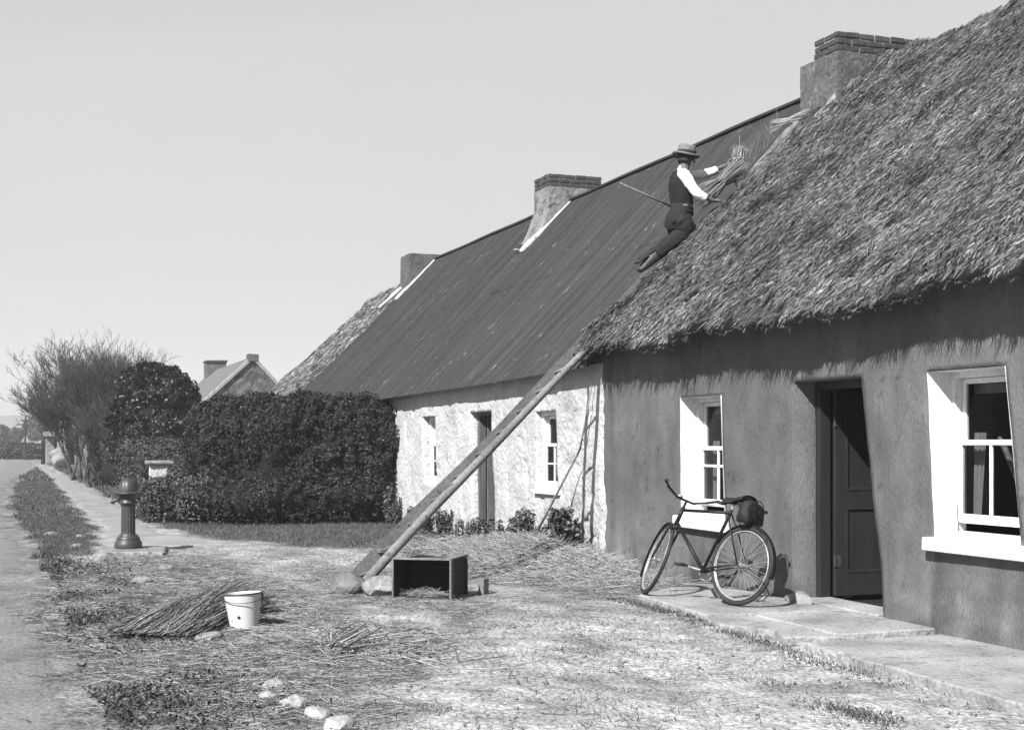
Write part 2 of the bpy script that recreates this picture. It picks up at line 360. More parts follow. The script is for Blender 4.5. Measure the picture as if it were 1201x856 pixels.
# ---------------- walls with openings ----------------
def wall_mesh(name, x0, x1, z0, z1, ops, m, parent, dx, tonef, bulge, reveal=True, yfun=None):
    """ops: (xl_top, xl_bot, xr_top, xr_bot, zb, zt, depth)"""
    nu = []; anchors = [x0]
    ops = sorted(ops, key=lambda o: o[0])
    zl = sorted(set([z0, z1]+[o[4] for o in ops]+[o[5] for o in ops])); zs = []
    for a, b in zip(zl[:-1], zl[1:]):
        k = max(1, int(round((b-a)/dx))); zs += list(a+(b-a)*np.arange(k)/k)
    zs.append(z1); zs = np.array(zs)
    def anc(z):
        out = [x0]
        for o in ops:
            t = np.clip((o[5]-z)/(o[5]-o[4]), 0, 1); out += [o[0]+(o[1]-o[0])*t, o[2]+(o[3]-o[2])*t]
        return out+[x1]
    a0 = anc(zs[0]); segn = [max(1, int(round((a0[i+1]-a0[i])/dx))) for i in range(len(a0)-1)]
    rows = []
    for z in zs:
        a = anc(z); r_ = []
        for i, k in enumerate(segn): r_ += list(a[i]+(a[i+1]-a[i])*np.arange(k)/k)
        rows.append(r_+[x1])
    X = np.array(rows); Z = np.repeat(zs[:, None], X.shape[1], 1)
    Yd = yfun(X, Z) if yfun else bulge*(fbm(X*1.2, Z*1.2, 91)-.5)+bulge*.35*(fbm(X*6, Z*6, 93)-.5)
    V = np.stack([X, Yd, Z], -1).reshape(-1, 3); i = np.arange(X.size).reshape(X.shape)
    cs = np.cumsum([0]+segn); keep = np.ones((len(zs)-1, X.shape[1]-1), bool); extraV = []; extraQ = []
    base = len(V)
    for k, o in enumerate(ops):
        c0, c1 = cs[1+2*k], cs[2+2*k]; r0 = int(np.argmin(abs(zs-o[4]))); r1 = int(np.argmin(abs(zs-o[5])))
        keep[r0:r1, c0:c1] = False
        if o[6]:
            loop = [(r, c0) for r in range(r1, r0, -1)]+[(r0, c) for c in range(c0, c1)]+[(r, c1) for r in range(r0, r1)]+[(r1, c) for c in range(c1, c0, -1)]
            n = len(loop); ids = [i[r, c] for r, c in loop]; nb = base+len(extraV)
            for (r, c) in loop:
                p = V[i[r, c]]; extraV.append((p[0], o[6], p[2]))
            for q in range(n): extraQ.append((ids[q], ids[(q+1) % n], nb+(q+1) % n, nb+q))
    Q = np.stack([i[:-1,:-1], i[:-1,1:], i[1:,1:], i[1:,:-1]], -1)[keep].reshape(-1, 4)
    T = tonef(X, Z).reshape(-1)
    if extraV:
        V = np.concatenate([V, np.array(extraV)]); Q = np.concatenate([Q, np.array(extraQ)]); T = np.concatenate([T, np.full(len(extraV), float(np.mean(T)))])
    return np_mesh(name, V, Q, m, parent, attr=T, smooth=False)
def sash_window(par, x0, x1, zb, zt, yd, style, sill=None, xb0=None, xb1=None, white_reveal=True, nx=2, bar=False):
    """window > frame, pane, sill, curtain, reveal_lining"""
    xb0 = x0 if xb0 is None else xb0; xb1 = x1 if xb1 is None else xb1
    win = MB()
    fo = .055; xa, xc = (x0+.0, x1-.03) if style == 'near' else (x0+.02, x1+.04)
    # box frame
    win.box(xa-.03, xa+fo, yd, yd+.11, zb-.02, zt+.02).box(xc-fo, xc+.03, yd, yd+.11, zb-.02, zt+.02)
    win.box(xa+fo, xc-fo, yd+.002, yd+.108, zt-.05, zt+.02).box(xa+fo, xc-fo, yd+.002, yd+.108, zb-.02, zb+.04)
    w_ = win.build('window', M_paint, par, bevel=.004)
    zm = zb+(zt-zb)*.55; s = MB(); i0, i1 = xa+fo+.004, xc-fo-.004
    yu, yl = yd+.065, yd+.025
    def sash(x0, x1, z0, z1, y, cols, rws, br=.05):
        s.box(x0, x0+.04, y, y+.035, z0, z1).box(x1-.04, x1, y, y+.035, z0, z1)
        s.box(x0+.04, x1-.04, y+.001, y+.034, z1-.04, z1).box(x0+.04, x1-.04, y+.001, y+.034, z0, z0+br)
        for k in range(1, cols):
            xm = x0+(x1-x0)*k/cols; s.box(xm-.013, xm+.013, y+.006, y+.028, z0+br, z1-.04)
        for k in range(1, rws):
            zz = z0+br+(z1-.04-z0-br)*k/rws; s.box(x0+.04, x1-.04, y+.008, y+.026, zz-.011, zz+.011)
    lift = .06 if style == 'near' else 0
    sash(i0, i1, zm, zt-.055, yu, 1 if style == 'near' else nx, 1, .045)
    sash(i0, i1, zb+.045+lift, zm+.045, yl, 2, 1 if style == 'near' else 2, .07)
    if bar: s.box(i0+.04, i1-.04, yl+.006, yl+.028, zm-.17, zm-.145)
    s.build('sash', M_paint, w_, bevel=.003)
    p = MB(); p.box(i0+.04, i1-.04, yu+.016, yu+.019, zm+.04, zt-.09).box(i0+.04, i1-.04, yl+.016, yl+.019, zb+.1+lift, zm+.01)
    p.build('pane', M_glass, w_)
    c = MB()
    if style == 'near':   # short blind, hanging cloth at the side
        c.grid(lambda u, v: (i0+.02+u*(i1-i0-.04), yd+.16+.006*math.sin(u*40), zt-.17+v*.15), [k/20 for k in range(21)], [0, .5, 1])
        c.grid(lambda u, v: (i0+u*(.10+.05*v), yd+.17+.012*math.sin(u*18+v), zb+.1+v*(zm-zb)), [k/14 for k in range(15)], [k/8 for k in range(9)])
    else:
        c.grid(lambda u, v: (i0+.03+u*(i1-i0-.06)*(.42-.15*v), yd+.15+.012*math.sin(u*20), zb+.1+v*(zt-zb-.16)), [k/16 for k in range(17)], [k/8 for k in range(9)])
        c.grid(lambda u, v: (i1-.03-u*(i1-i0-.06)*(.30-.1*v), yd+.15+.012*math.sin(u*20), zb+.1+v*(zt-zb-.16)), [k/16 for k in range(17)], [k/8 for k in range(9)])
    c.build('curtain', M_curtain, w_)
    # lining of the splayed reveal, 3 mm proud
    if white_reveal:
        r_ = MB(); e = .004; ns = 12
        r_.grid(lambda u, v: (x0+e+(xb0-x0)*(1-v)+.003*math.sin(v*17), -.006+u*(yd+.006), zb+v*(zt-zb)), [0,.33,.66,1], [k/ns for k in range(ns+1)])
        r_.grid(lambda u, v: ((x1-e+(xb1-x1)*(1-v))*(1-u)+(xc+.03)*u, -.006+u*(yd+.006), zb+v*(zt-zb)), [0,.33,.66,1], [k/ns for k in range(ns+1)])
        r_.grid(lambda u, v: (x0+u*(x1-x0), -.006+v*(yd+.006), zt-e), [0,.5,1], [0,.5,1])
        r_.build('reveal_lining', M_paint, w_)
    if sill is not None:
        sb = MB(); sb.box(xb0-.06, xb1+.10, -.075, yd+.0, zb-sill, zb+.004)
        sb.jit(.004).build('sill', M_paint, w_, bevel=.012, seg=3)
    return w_
def slope_quad(mb, x0, x1, y0, z0, y1, z1, nx=2, ny=2):
    mb.grid(lambda u, v: (x0+(x1-x0)*u, y0+(y1-y0)*v, z0+(z1-z0)*v), [k/nx for k in range(nx+1)], [k/ny for k in range(ny+1)])
def gable(mb, x, y0, y1, ze, zr, t=.35, z0=-.1):
    ym = (y0+y1)/2
    pts = [(y0, z0), (y1, z0), (y1, ze), (ym, zr), (y0, ze)]
    vs = [(x, a, b) for a, b in pts]+[(x+t, a, b) for a, b in pts]
    mb.add(vs, [(0,1,2,3,4), (9,8,7,6,5)]+[(i, (i+1) % 5+0, 5+(i+1) % 5, 5+i) for i in range(5)])

# ---------------- near cottage: grey walls, thatch ----------------
YR, ZR = 3.44, 6.13
cot = empty('thatched_cottage', (5,0,0), label='nearest cottage, rough grey plastered walls under a deep thatched roof, open panelled door', cat='cottage')
class Off:  # parts are modelled in world space under an empty that stands at the thing's base
    pass
def under(root):
    """keep parts modelled in world coordinates when the root sits elsewhere"""
    bpy.context.view_layer.update()
    inv = root.matrix_world.inverted()
    for ch in root.children: ch.matrix_parent_inverse = inv
def ptone(X, Z):
    t = 1+.6*(fbm(X*.6, Z*.9, 111)-.5)+.35*(fbm(X*2.6, Z*1.1, 112)-.5)
    low = np.clip(1-(Z-.0)/.55, 0, 1)
    t *= 1-.45*low*np.clip((fbm(X*2, Z*3, 113)-.46)*8, 0, 1) + .6*low*np.clip(fbm(X*2.3, Z*4, 114)-.52, 0, 1)*4
    # pale scuffed patches low on the wall and streaks under sills
    t += .9*np.clip(fbm(X*1.6, Z*2.2, 117)-.6, 0, 1)*3*np.clip(1.2-Z, 0, 1)
    t *= 1-.22*np.clip(fbm(X*5, Z*.35, 119)-.58, 0, 1)*4
    t *= 1+.3*(fbm(X*7, Z*7, 120)-.5)
    for a_, b_2 in ((1.95, 2.95), (6.15, 7.2)): t *= 1-.25*(X > a_)*(X < b_2)*(Z < .64)*np.clip(vnoise(X*9, X*0, 7)*1.4-.2+(Z-.3), 0, 1)
    cr = np.abs(fbm(X*1.3+.35*fbm(X*5, Z*5, 122), Z*1.3, 121)-.47); t *= 1-.45*(cr < .0035)*(fbm(X*.8, Z*.8, 123) > .5)
    return t
def pY(X, Z):
    return .05*(fbm(X*1.1, Z*1.1, 91)-.5)+.010*(fbm(X*5, Z*5, 93)-.5)-.05*np.clip(.5-Z, 0, .6)*(X > 5.4)
NW1 = (1.96, 1.98, 2.84, 2.92, .70, 1.93, .18); NW2 = (6.08, 6.17, 6.96, 7.13, .74, 2.0, .21)
ND = (4.18, 4.20, 5.22, 5.55, .03, 2.0, .22)
wall_mesh('wall', -.30, 11.6, -.15, 2.85, [NW1, NW2, ND], M_plaster, cot, .045, ptone, .05, yfun=pY)
mb = MB(); gable(mb, .03, .06, 6.84, 2.6, 5.75, .3); gable(mb, 11.3, .06, 6.84, 2.6, 5.75, .3); mb.box(.05, 11.55, 6.6, 6.88, -.1, 2.8)
mb.build('gable_and_back_wall', M_plaster, cot)
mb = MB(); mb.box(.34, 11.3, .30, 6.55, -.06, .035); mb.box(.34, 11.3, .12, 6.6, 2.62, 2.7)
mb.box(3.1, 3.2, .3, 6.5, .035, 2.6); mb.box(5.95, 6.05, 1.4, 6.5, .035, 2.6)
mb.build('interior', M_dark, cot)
wn = sash_window(cot, NW1[0], NW1[2], NW1[4], NW1[5], NW1[6], 'near', .12, NW1[1], NW1[3], bar=True)
wn2 = sash_window(cot, NW2[0], NW2[2], NW2[4], NW2[5], NW2[6], 'near', .10, NW2[1], NW2[3])
# loose brace seen behind the glass of the near window
MB().tube([(6.35,.46,1.5),(6.62,.46,1.05)], .022, 6).build('brace', M_wood, wn2)
# door frame + open leaf
mb = MB(); mb.box(4.19, 4.26, .215, .33, .04, 2.02).box(5.56, 5.66, .215, .33, .04, 2.02).box(4.26, 5.56, .217, .328, 1.93, 2.02)
mb.build('door_frame', M_door, cot, bevel=.006)
LX = 4.315
def door_leaf(parent, m, x, y0, w_, z0, z1, panels=True):
    d = MB(); st = .11; t = .042; zc = z0+(z1-z0)*.47; rails = [(z0, z0+.2), (zc-.07, zc+.07), (z1-.12, z1)]
    for a, b in ((y0, y0+st), (y0+w_-st, y0+w_), (y0+w_/2-.05, y0+w_/2+.05)): d.box(x-t, x, a, b, z0, z1)
    segs = ((y0+st, y0+w_/2-.05), (y0+w_/2+.05, y0+w_-st))
    for a, b in segs:
        for r0, r1 in rails: d.box(x-t+.001, x-.001, a, b, r0, r1)
        for p0, p1 in ((rails[0][1], rails[1][0]), (rails[1][1], rails[2][0])):
            d.box(x-t+.012, x-.014, a, b, p0, p1)                                   # sunk panel
            for k in ((a, a+.028, p0, p1), (b-.028, b, p0, p1)): d.box(x-.016, x+.004, *k)
            for k in ((a+.028, b-.028, p0, p0+.028), (a+.028, b-.028, p1-.028, p1)): d.box(x-.016, x+.003, *k)
    dd = d.build('door', m, parent, bevel=.005)
    d2 = MB(); d2.box(x-.01, x+.022, y0+w_/2-.18, y0+w_/2+.18, rails[0][1]-.02, rails[0][1]+.012)
    return dd
dl = door_leaf(cot, M_door, LX, .34, 1.12, .085, 1.93)
for z in (.35, 1.6): MB().box(LX-.002, LX+.006, .325, .40, z, z+.10).tube([(LX+.008,.335,z),(LX+.008,.335,z+.10)], .009, 8).build('hinge', M_iron, dl)
kn = MB(); kn.lathe([(0,0),(.011,0),(.011,.03),(.026,.04),(.03,.055),(.022,.07),(0,.074)], 14, M=Matrix.Translation((LX,1.39,.98)) @ Matrix.Rotation(R(90), 4, 'Y'))
kn.build('handle', M_iron, dl, smooth=True)
MB().box(4.22, 5.46, -.02, .34, .0, .072).jit(.004).build('doorstep', M_conc, cot, bevel=.01)

# thatch
def roofprof(s, L1):
    """front slope point at distance s above the eave"""
    return None
def thatch(name, parent, x0, x1, ye, zeb, thick, yr, zr, yb, mat_, n_clump, res=.05, seed=0, rag=.06, xa=None, xb=None, W=.0043, Lr=(.035,.13)):
    # profile polyline (y,z): underside, lip, front slope, ridge, back slope
    lipy, lipz = ye, zeb
    prof = [(.3, zeb+.34), (ye+.16, zeb+.09), (ye+.03, zeb), (ye-.01, zeb+thick*.35), (ye+.06, zeb+thick*.8), (ye+.2, zeb+thick*1.15)]
    y1, z1 = prof[-1]; ns = int(math.hypot(yr-y1, zr-z1)/res)
    for k in range(1, ns+1):
        t = k/ns; zz = z1+(zr-z1)*t - .03*math.sin(t*math.pi); prof.append((y1+(yr-y1)*t, zz if k < ns else zr-.02))
    prof.append((yr+.15, zr-.08)); nf = len(prof)
    for k in range(1, 7): prof.append((yr+.15+(yb-yr-.15)*k/6, zr-.08+(zeb+.2-zr)*k/6))
    nx = int((x1-x0)/res)+1; xs = np.linspace(x0, x1, nx); P = np.array(prof)
    X, J = np.meshgrid(xs, np.arange(len(P))); Y = P[J, 0].copy(); Z = P[J, 1].copy()
    s = np.concatenate([[0], np.cumsum(np.hypot(np.diff(P[:, 0]), np.diff(P[:, 1])))])[J]
    big = (fbm(X*.5, s*.5, seed+5)-.5)*.14; mid = (fbm(X*4.5+s*.9, s*2.2, seed+6)-.5)*.19; fine = (fbm(X*16+s*3, s*7, seed+7)-.5)*.11
    wgt = np.where((J >= 2) & (J < nf), 1., .25)
    nrm = (big+mid+fine)*wgt; Y -= nrm*.7; Z += nrm*.7
    Z += np.where(J < 6, (fbm(X*1.6, X*0+4, seed+8)-.5)*rag*2+(vnoise(X*9, X*0, seed+9)-.5)*rag*.8, 0)
    Z += .15*np.clip((X-4.5)/3, 0, 1)*(1-np.clip(s/5., 0, 1)) if name == 'roof' and x0 > -1 else 0
    cr_ = np.clip(1-(X-x0)/.65, 0, 1)**2*np.clip(1-(s-.2)/1.0, 0, 1); Y += .20*cr_; Z += .05*cr_
    # round the verge off at x0
    e = np.clip((X-x0)/.25, 0, 1); Z -= (1-e)**2*.10*(J >= 4)
    T = .55+.3*(fbm(X*2.2, s*2.2, seed+11)-.5)
    i = np.arange(X.size).reshape(X.shape); Q = np.stack([i[:-1,:-1], i[:-1,1:], i[1:,1:], i[1:,:-1]], -1).reshape(-1, 4)
    V = np.stack([X, Y, Z], -1).reshape(-1, 3); parts = [(V, Q, T.ravel())]
    # verge face
    b = V[i[:, 0]]; inner = b.copy(); inner[:, 2] -= .28; inner[:, 0] += .0; inner[:6] = b[:6]+np.array([0.0,.02,.0])
    vq = np.array([[k, k+1, len(b)+k+1, len(b)+k] for k in range(len(b)-1)]); parts.append((np.concatenate([b, inner]), vq, np.full(2*len(b), .6)))
    # clumps of straw
    Px = rng.uniform(xa if xa is not None else x0, xb if xb is not None else x1, n_clump*2); Lf = s[nf-2, 0]-s[4, 0]
    sf = rng.uniform(0, 1, n_clump*2)
    xmax = (xb if xb is not None else x1)
    keep = Px < xmax-(sf*3.2 if xb is not None else 0); Px = Px[keep][:n_clump]; sf = sf[keep][:n_clump]; n_clump = len(Px)
    jj = 3.7+sf*(nf-1-3.7); j0 = np.floor(jj).astype(int); ix = np.clip(((Px-x0)/(x1-x0)*(nx-1)).round().astype(int), 0, nx-1)
    base = np.stack([X[j0, ix], Y[j0, ix], Z[j0, ix]], 1)
    sl = np.array([0, -(yr-y1), -(zr-z1)]); sl /= np.linalg.norm(sl); up = np.array([0, sl[2], -sl[1]]); 
    if up[2] < 0: up = -up
    k = 12
    cd = rng.normal(0, .32, n_clump)+.35*(fbm(Px*.9, sf*4, seed+15)-.5); cl = rng.uniform(.0, .13, n_clump); ct = np.clip(rng.lognormal(-.06, .34, n_clump), .35, 1.75)
    ctone = ct*(.62+.8*fbm(Px*1.1, sf*5, seed+13))*(1-.35*np.clip(fbm(Px*3.+sf*9, sf*22, seed+14)-.52, 0, 1)*6)
    B = np.repeat(base, k, 0); N = len(B)
    d = sl[None]+np.array([1,0,0])[None]*(np.repeat(cd, k)+rng.normal(0, .2, N))[:, None]+up[None]*(np.repeat(cl, k)+rng.normal(0, .09, N))[:, None]; d = unit(d)
    B = B+np.stack([rng.normal(0, .018, N), np.zeros(N), np.zeros(N)], 1)+up[None]*rng.uniform(-.02, .025, N)[:, None]-sl[None]*rng.uniform(-.05, .15, N)[:, None]
    v, q = blades(B, d, rng.uniform(*Lr, N), rng.uniform(.5, 1.3, N)*W, np.stack([rng.normal(0,.15,N), rng.normal(0,.15,N)-.0, -.1+rng.normal(0,.12,N)], 1))
    parts.append((v, q, np.repeat(np.repeat(ctone, k)*rng.uniform(.4, 1.6, N), 6)))
    # ragged eave fringe
    n = int((min(x1, xmax+.5)-x0)*1500); fx = rng.uniform(x0, min(x1, xmax+.5), n); ixx = np.clip(((fx-x0)/(x1-x0)*(nx-1)).round().astype(int), 0, nx-1); jr = rng.integers(2, 6, n)
    Bf = np.stack([fx, Y[jr, ixx]+.02, Z[jr, ixx]], 1); df = unit(np.stack([rng.normal(0, .22, n), -.45+rng.normal(0, .2, n), -.8+rng.normal(0, .2, n)], 1))
    ln = rng.uniform(.015, .045, n)*np.where(rng.random(n) < .02, 1.8, 1)
    v, q = blades(Bf, df, ln, rng.uniform(.003, .006, n), rng.normal(0, .2, (n, 3))); parts.append((v, q, np.repeat(rng.uniform(.3, 1.1, n), 6)))
    V, Q, T = cat(parts)
    return np_mesh(name, V, Q, mat_, parent, attr=T)
roof = thatch('roof', cot, -.06, 11.8, -.35, 2.48, .24, YR, ZR, 7.2, M_thatch, 95000, seed=100, xa=-.06, xb=8.0)

# chimneys
def chimney(parent, x0, x1, y0, y1, zb, zt, courses, bx0, flare=None, seed=1, nm='chimney', cm=None):
    random.seed(seed)
    zs = [zb+(zt-zb)*k/10 for k in range(11)]; mb = MB()
    nb = 8
    ring = []
    for k in range(nb): ring.append((x0+(x1-x0)*k/nb, y0))
    for k in range(nb): ring.append((x1, y0+(y1-y0)*k/nb))
    for k in range(nb): ring.append((x1-(x1-x0)*k/nb, y1))
    for k in range(nb): ring.append((x0, y1-(y1-y0)*k/nb))
    m = len(ring)
    for z in zs:
        for (a, b) in ring:
            f = (fbm(np.array(a*3+b), np.array(z*2+b*2), seed)-.5)*.05
            fl = (flare or 0)*max(0, (zb+.9-z)/.9)**2
            cx, cy = (x0+x1)/2, (y0+y1)/2; sx = 1+fl+float(f); mb.v.append((cx+(a-cx)*sx, cy+(b-cy)*sx, z+random.uniform(-.006, .006)))
    for j in range(10):
        for i in range(m): mb.f.append((j*m+i, j*m+(i+1) % m, (j+1)*m+(i+1) % m, (j+1)*m+i))
    mb.f.append(tuple(10*m+i for i in range(m)))
    ch = mb.build(nm, cm or M_chim, parent, bevel=0)
    if courses:
        bm = MB(); mm = MB(); h_ = .083; L_ = .225
        e = .02
        mm.box(bx0+e, x1-e, y0+e, y1-e, zt-.02, zt+courses*h_-.012); mm.jit(.003)
        for c in range(courses):
            z = zt+c*h_+.006; off = (c % 2)*L_/2
            def run(a0, a1, fn, off):
                p = a0-off
                while p < a1-.03:
                    q = min(p+L_-.017, a1); pp = max(p, a0)
                    if q-pp > .04: fn(pp, q)
                    p += L_
            j = lambda: random.uniform(-.009, .009)
            run(bx0, x1, lambda a, b: bm.box(a, b, y0+j(), y0+.1, z, z+h_-.016), off)
            run(bx0, x1, lambda a, b: bm.box(a, b, y1-.1, y1+j(), z, z+h_-.016), off)
            run(y0+.11, y1-.11, lambda a, b: bm.box(x1-.1, x1+j(), a, b, z, z+h_-.016), off)
            run(y0+.11, y1-.11, lambda a, b: bm.box(bx0+j(), bx0+.1, a, b, z, z+h_-.016), off)
        bm.jit(.004); bm.build('brick_top', M_brick, ch, bevel=.01); mm.build('mortar_core', M_mortar, ch)
    return ch
# the roof part carries the chimney, as on the real house
c1 = chimney(roof, -.42, .42, 2.93, 4.15, 4.9, 6.27, 3, -.10, seed=3)
# plaster verge between the thatch and the tin: slopes up to the chimney
def band(mb, pts, wx, th, x):
    """lumpy band following (y,z) pts at x"""
    n = 5; P = []
    for i in range(len(pts)-1):
        k = max(1, int(math.hypot(pts[i+1][0]-pts[i][0], pts[i+1][1]-pts[i][1])/.06))
        for j in range(k): P.append((pts[i][0]+(pts[i+1][0]-pts[i][0])*j/k, pts[i][1]+(pts[i+1][1]-pts[i][1])*j/k))
    P.append(pts[-1]); V = [(x+float(fbm(np.array(p[0]*2.), np.array(1.), 5)-.5)*.08, p[0], p[1]) for p in P]
    rs = [wx*(.35+1.3*float(fbm(np.array(p[0]*4.), np.array(7.), 6))) for p in P]
    mb.tube(V, rs, 8)
b_ = MB(); band(b_, [(1.95,4.72),(2.3,5.08),(2.75,5.50)], .05, .1, -.10)
b_.build('verge_fillet', M_ch2, roof, smooth=True)
b_ = MB()   # sloped haunching on the near face of the chimney
def haun(u, v):
    y = 2.62+u*.80; zl = y+2.66
    return (.47-.10*v+.02*math.sin(u*9+v*3), y, zl-.03+(.17+.05*u)*v*(1-max(0, u-.8)*4)+.015*math.sin(u*23)+.01*math.sin(u*51))
b_.grid(haun, [k/30 for k in range(31)], [k/6 for k in range(7)])
b_.build('haunching', M_ch2, roof, smooth=True)
under(cot)

# ---------------- tin roofed cottage ----------------
tin = empty('tin_roofed_cottage', (-9,0,0), label='long whitewashed cottage under a dark corrugated roof with two chimneys, beside the ladder', cat='cottage')
def wtone(X, Z):
    t = 1+.22*(fbm(X*.7, Z*.9, 131)-.5)
    t *= 1-.22*np.clip(fbm(X*2.4, Z*2.6, 133)-.62, 0, 1)*6*np.clip(.4+(np.abs(X+.6) < .8)*1.+(np.abs(X+5.6) < .6)*.6, 0, 1)
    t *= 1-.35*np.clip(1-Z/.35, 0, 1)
    return np.clip(t, .35, 1.3)
def wY(X, Z):
    n = .045*(fbm(X*1.2, Z*1.3, 141)-.5)+.018*(fbm(X*4.5, Z*4.5, 143)-.5)
    pit = -np.clip(fbm(X*6, Z*6, 145)-.62, 0, 1)*.17
    # the grey plaster of the neighbour ends raggedly; the whitewash sits a bit proud
    return n-pit-.015+.05*np.clip((X+.06+.10*(fbm(Z*3, Z*0+2, 147)-.5)+.05*(fbm(Z*14, X*9, 148)-.5))/.10, 0, 3)
TW1 = (-7.55, -7.5, -6.83, -6.78, .79, 1.90, .10); TW2 = (-2.23, -2.15, -1.52, -1.42, .84, 1.87, .07); TD = (-4.98, -4.9, -4.02, -3.86, .06, 1.92, .10)
wall_mesh('wall', -18.4, .16, -.15, 2.40, [TW1, TW2, TD], M_white, tin, .045, wtone, .05, yfun=wY)
# ragged strip of whitewash lapping over the party line
mb = MB(); gable(mb, -18.45, .06, 6.84, 2.3, 5.8, .3); gable(mb, -.34, .06, 6.84, 2.3, 5.8, .3); mb.box(-18.4, -.1, 6.6, 6.88, -.1, 2.5)
mb.build('gable_and_back_wall', M_white, tin)
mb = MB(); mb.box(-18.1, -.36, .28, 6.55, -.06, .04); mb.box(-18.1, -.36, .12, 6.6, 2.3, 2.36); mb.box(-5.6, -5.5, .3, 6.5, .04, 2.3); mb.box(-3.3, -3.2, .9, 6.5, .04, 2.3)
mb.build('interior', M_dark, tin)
sash_window(tin, TW1[0], TW1[2], TW1[4], TW1[5], TW1[6], 'far', None, TW1[1], TW1[3], False)
sash_window(tin, TW2[0], TW2[2], TW2[4], TW2[5], TW2[6], 'far', .05, TW2[1], TW2[3], False)
mb = MB(); mb.box(-4.96, -4.88, .09, .20, .05, 1.94).box(-3.86, -3.78, .09, .20, .05, 1.94).box(-4.88, -3.86, .092, .198, 1.87, 1.94); mb.build('door_frame', M_doorg, tin, bevel=.005)
dw = MB()
for k in range(6): dw.box(-4.86, -4.82, .205+k*.142, .205+k*.142+.136, .10, 1.87)
for z in (.3, 1.5): dw.box(-4.825, -4.80, .22, 1.03, z, z+.11)
dd = dw.build('door', M_doorg, tin, bevel=.004)
MB().box(-4.80, -4.78, .94, 1.0, .95, 1.07).build('handle', M_iron, dd, bevel=.003)
# corrugated roof, two tiers of sheets
def corr(name, x0, x1, y0, z0, y1, z1, parent, amp=.015, pitch=.078, rows=14, sag=None):
    nx = int((x1-x0)/pitch*7); xs = np.linspace(x0, x1, nx); ts = np.linspace(0, 1, rows)
    X, T = np.meshgrid(xs, ts); a = amp*np.cos(X*2*math.pi/pitch)
    sheet = np.floor(X/.62); lift = (sheet % 2)*.004
    dy = y1-y0; dz = z1-z0; L_ = math.hypot(dy, dz); ny_, nz_ = -dz/L_, dy/L_
    if ny_*1 > 0: pass
    off = a+lift+.02*(fbm(X*.25, T*1.5, 151)-.5)
    edge = (vnoise(sheet, sheet*0, 5)-.5)*.03*(T < .02)
    Y = y0+dy*T+ny_*off+edge; Z = z0+dz*T+nz_*off+(sag(X) if sag else 0)*(1-T)
    i = np.arange(X.size).reshape(X.shape); Q = np.stack([i[:-1,:-1], i[:-1,1:], i[1:,1:], i[1:,:-1]], -1).reshape(-1, 4)
    o = np_mesh(name, np.stack([X, Y, Z], -1).reshape(-1, 3), Q, M_tin, parent, smooth=True)
    return o
sag = lambda X: np.interp(X, [-18.6,-13,-9.6,-5,-.5,0], [.10,-.02,-.05,-.02,.03,.04])
tr = corr('roof', -18.55, .02, -.22, 2.31, 1.75, 4.30, tin, sag=sag)
corr('upper_sheets', -18.55, .02, 1.60, 4.158, 3.44, 6.09, tr)
corr('rear_sheets', -18.55, .02, 7.1, 2.35, 3.44, 6.09, tr, rows=4)
rc = MB(); rc.grid(lambda u, v: (-18.6+u*18.5, 3.44+math.cos(v*math.pi)*-.11, 6.045+math.sin(v*math.pi)*.07+.006*math.sin(u*31)), [k/90 for k in range(91)], [k/6 for k in range(7)])
rc.build('ridge_cap', M_tin, tr, smooth=True)
c2 = chimney(tr, -9.95, -9.2, 2.93, 4.02, 5.0, 6.30, 3, -9.95, flare=.12, seed=11, cm=M_ch2)
sk2 = MB()    # plaster skirt running down the slope from the front face
sk2.grid(lambda u, v: (-9.97-.03*v+u*(.80+.05*v), 2.92-.30*v, 5.88-.62*v+.20*v*(1-v)*-2+.012*math.sin(u*9+v*7)), [k/10 for k in range(11)], [k/8 for k in range(9)])
sk2.grid(lambda u, v: (-9.17+.02*v, 2.92-.30*v+u*(.5*v+.02), 5.88-.62*v-.4*v*(1-v)-(0)*u+u*(.52*v)*.9), [k/6 for k in range(7)], [k/8 for k in range(9)])
sk2.build('skirt', M_ch2, c2, smooth=True)
b_ = MB(); band(b_, [(2.36,5.02),(2.7,5.34),(3.1,5.74),(3.4,6.03)], .05, .1, -9.16); band(b_, [(2.40,5.10),(2.40,5.12)], .05, .1, -9.5); b_.build('mortar_flashing', M_white, tr, smooth=True)
c3 = chimney(tr, -18.9, -18.05, 2.72, 3.85, 4.9, 6.18, 0, 0, seed=17, nm='chimney')
b_ = MB(); band(b_, [(2.35,5.0),(2.75,5.38),(3.2,5.85),(3.42,6.08)], .045, .1, -18.02); band(b_, [(2.1,4.85),(2.7,5.38)], .045, .1, -18.7); b_.build('mortar_flashing', M_white, tr, smooth=True)
under(tin)

# ---------------- older thatched cottage beyond ----------------
c3t = empty('old_thatched_cottage', (-21.3,0,0), label='third cottage in the row, low worn pale thatch half hidden behind the tall hedge', cat='cottage')
wall_mesh('wall', -24.1, -18.5, -.15, 2.45, [(-21.6,-21.6,-20.9,-20.9,.8,1.7,.2)], M_white, c3t, .15, wtone, .05)
mb = MB(); gable(mb, -24.1, .02, 6.88, 2.4, 5.45, .3); mb.build('gable_wall', M_white, c3t)
thatch('roof', c3t, -24.35, -18.6, -.30, 2.25, .22, 3.3, 5.68, 7.1, mat('old_thatch2', .25, .95, .2, 1.2, fine=.3, fsc=20, bump=.8, bsc=14, bd=.05, tone=True), 7000, res=.08, seed=300, W=.007, Lr=(.06,.18))
sash_window(c3t, -21.6, -20.9, .8, 1.7, .2, 'far', None, None, None, False)
under(c3t)

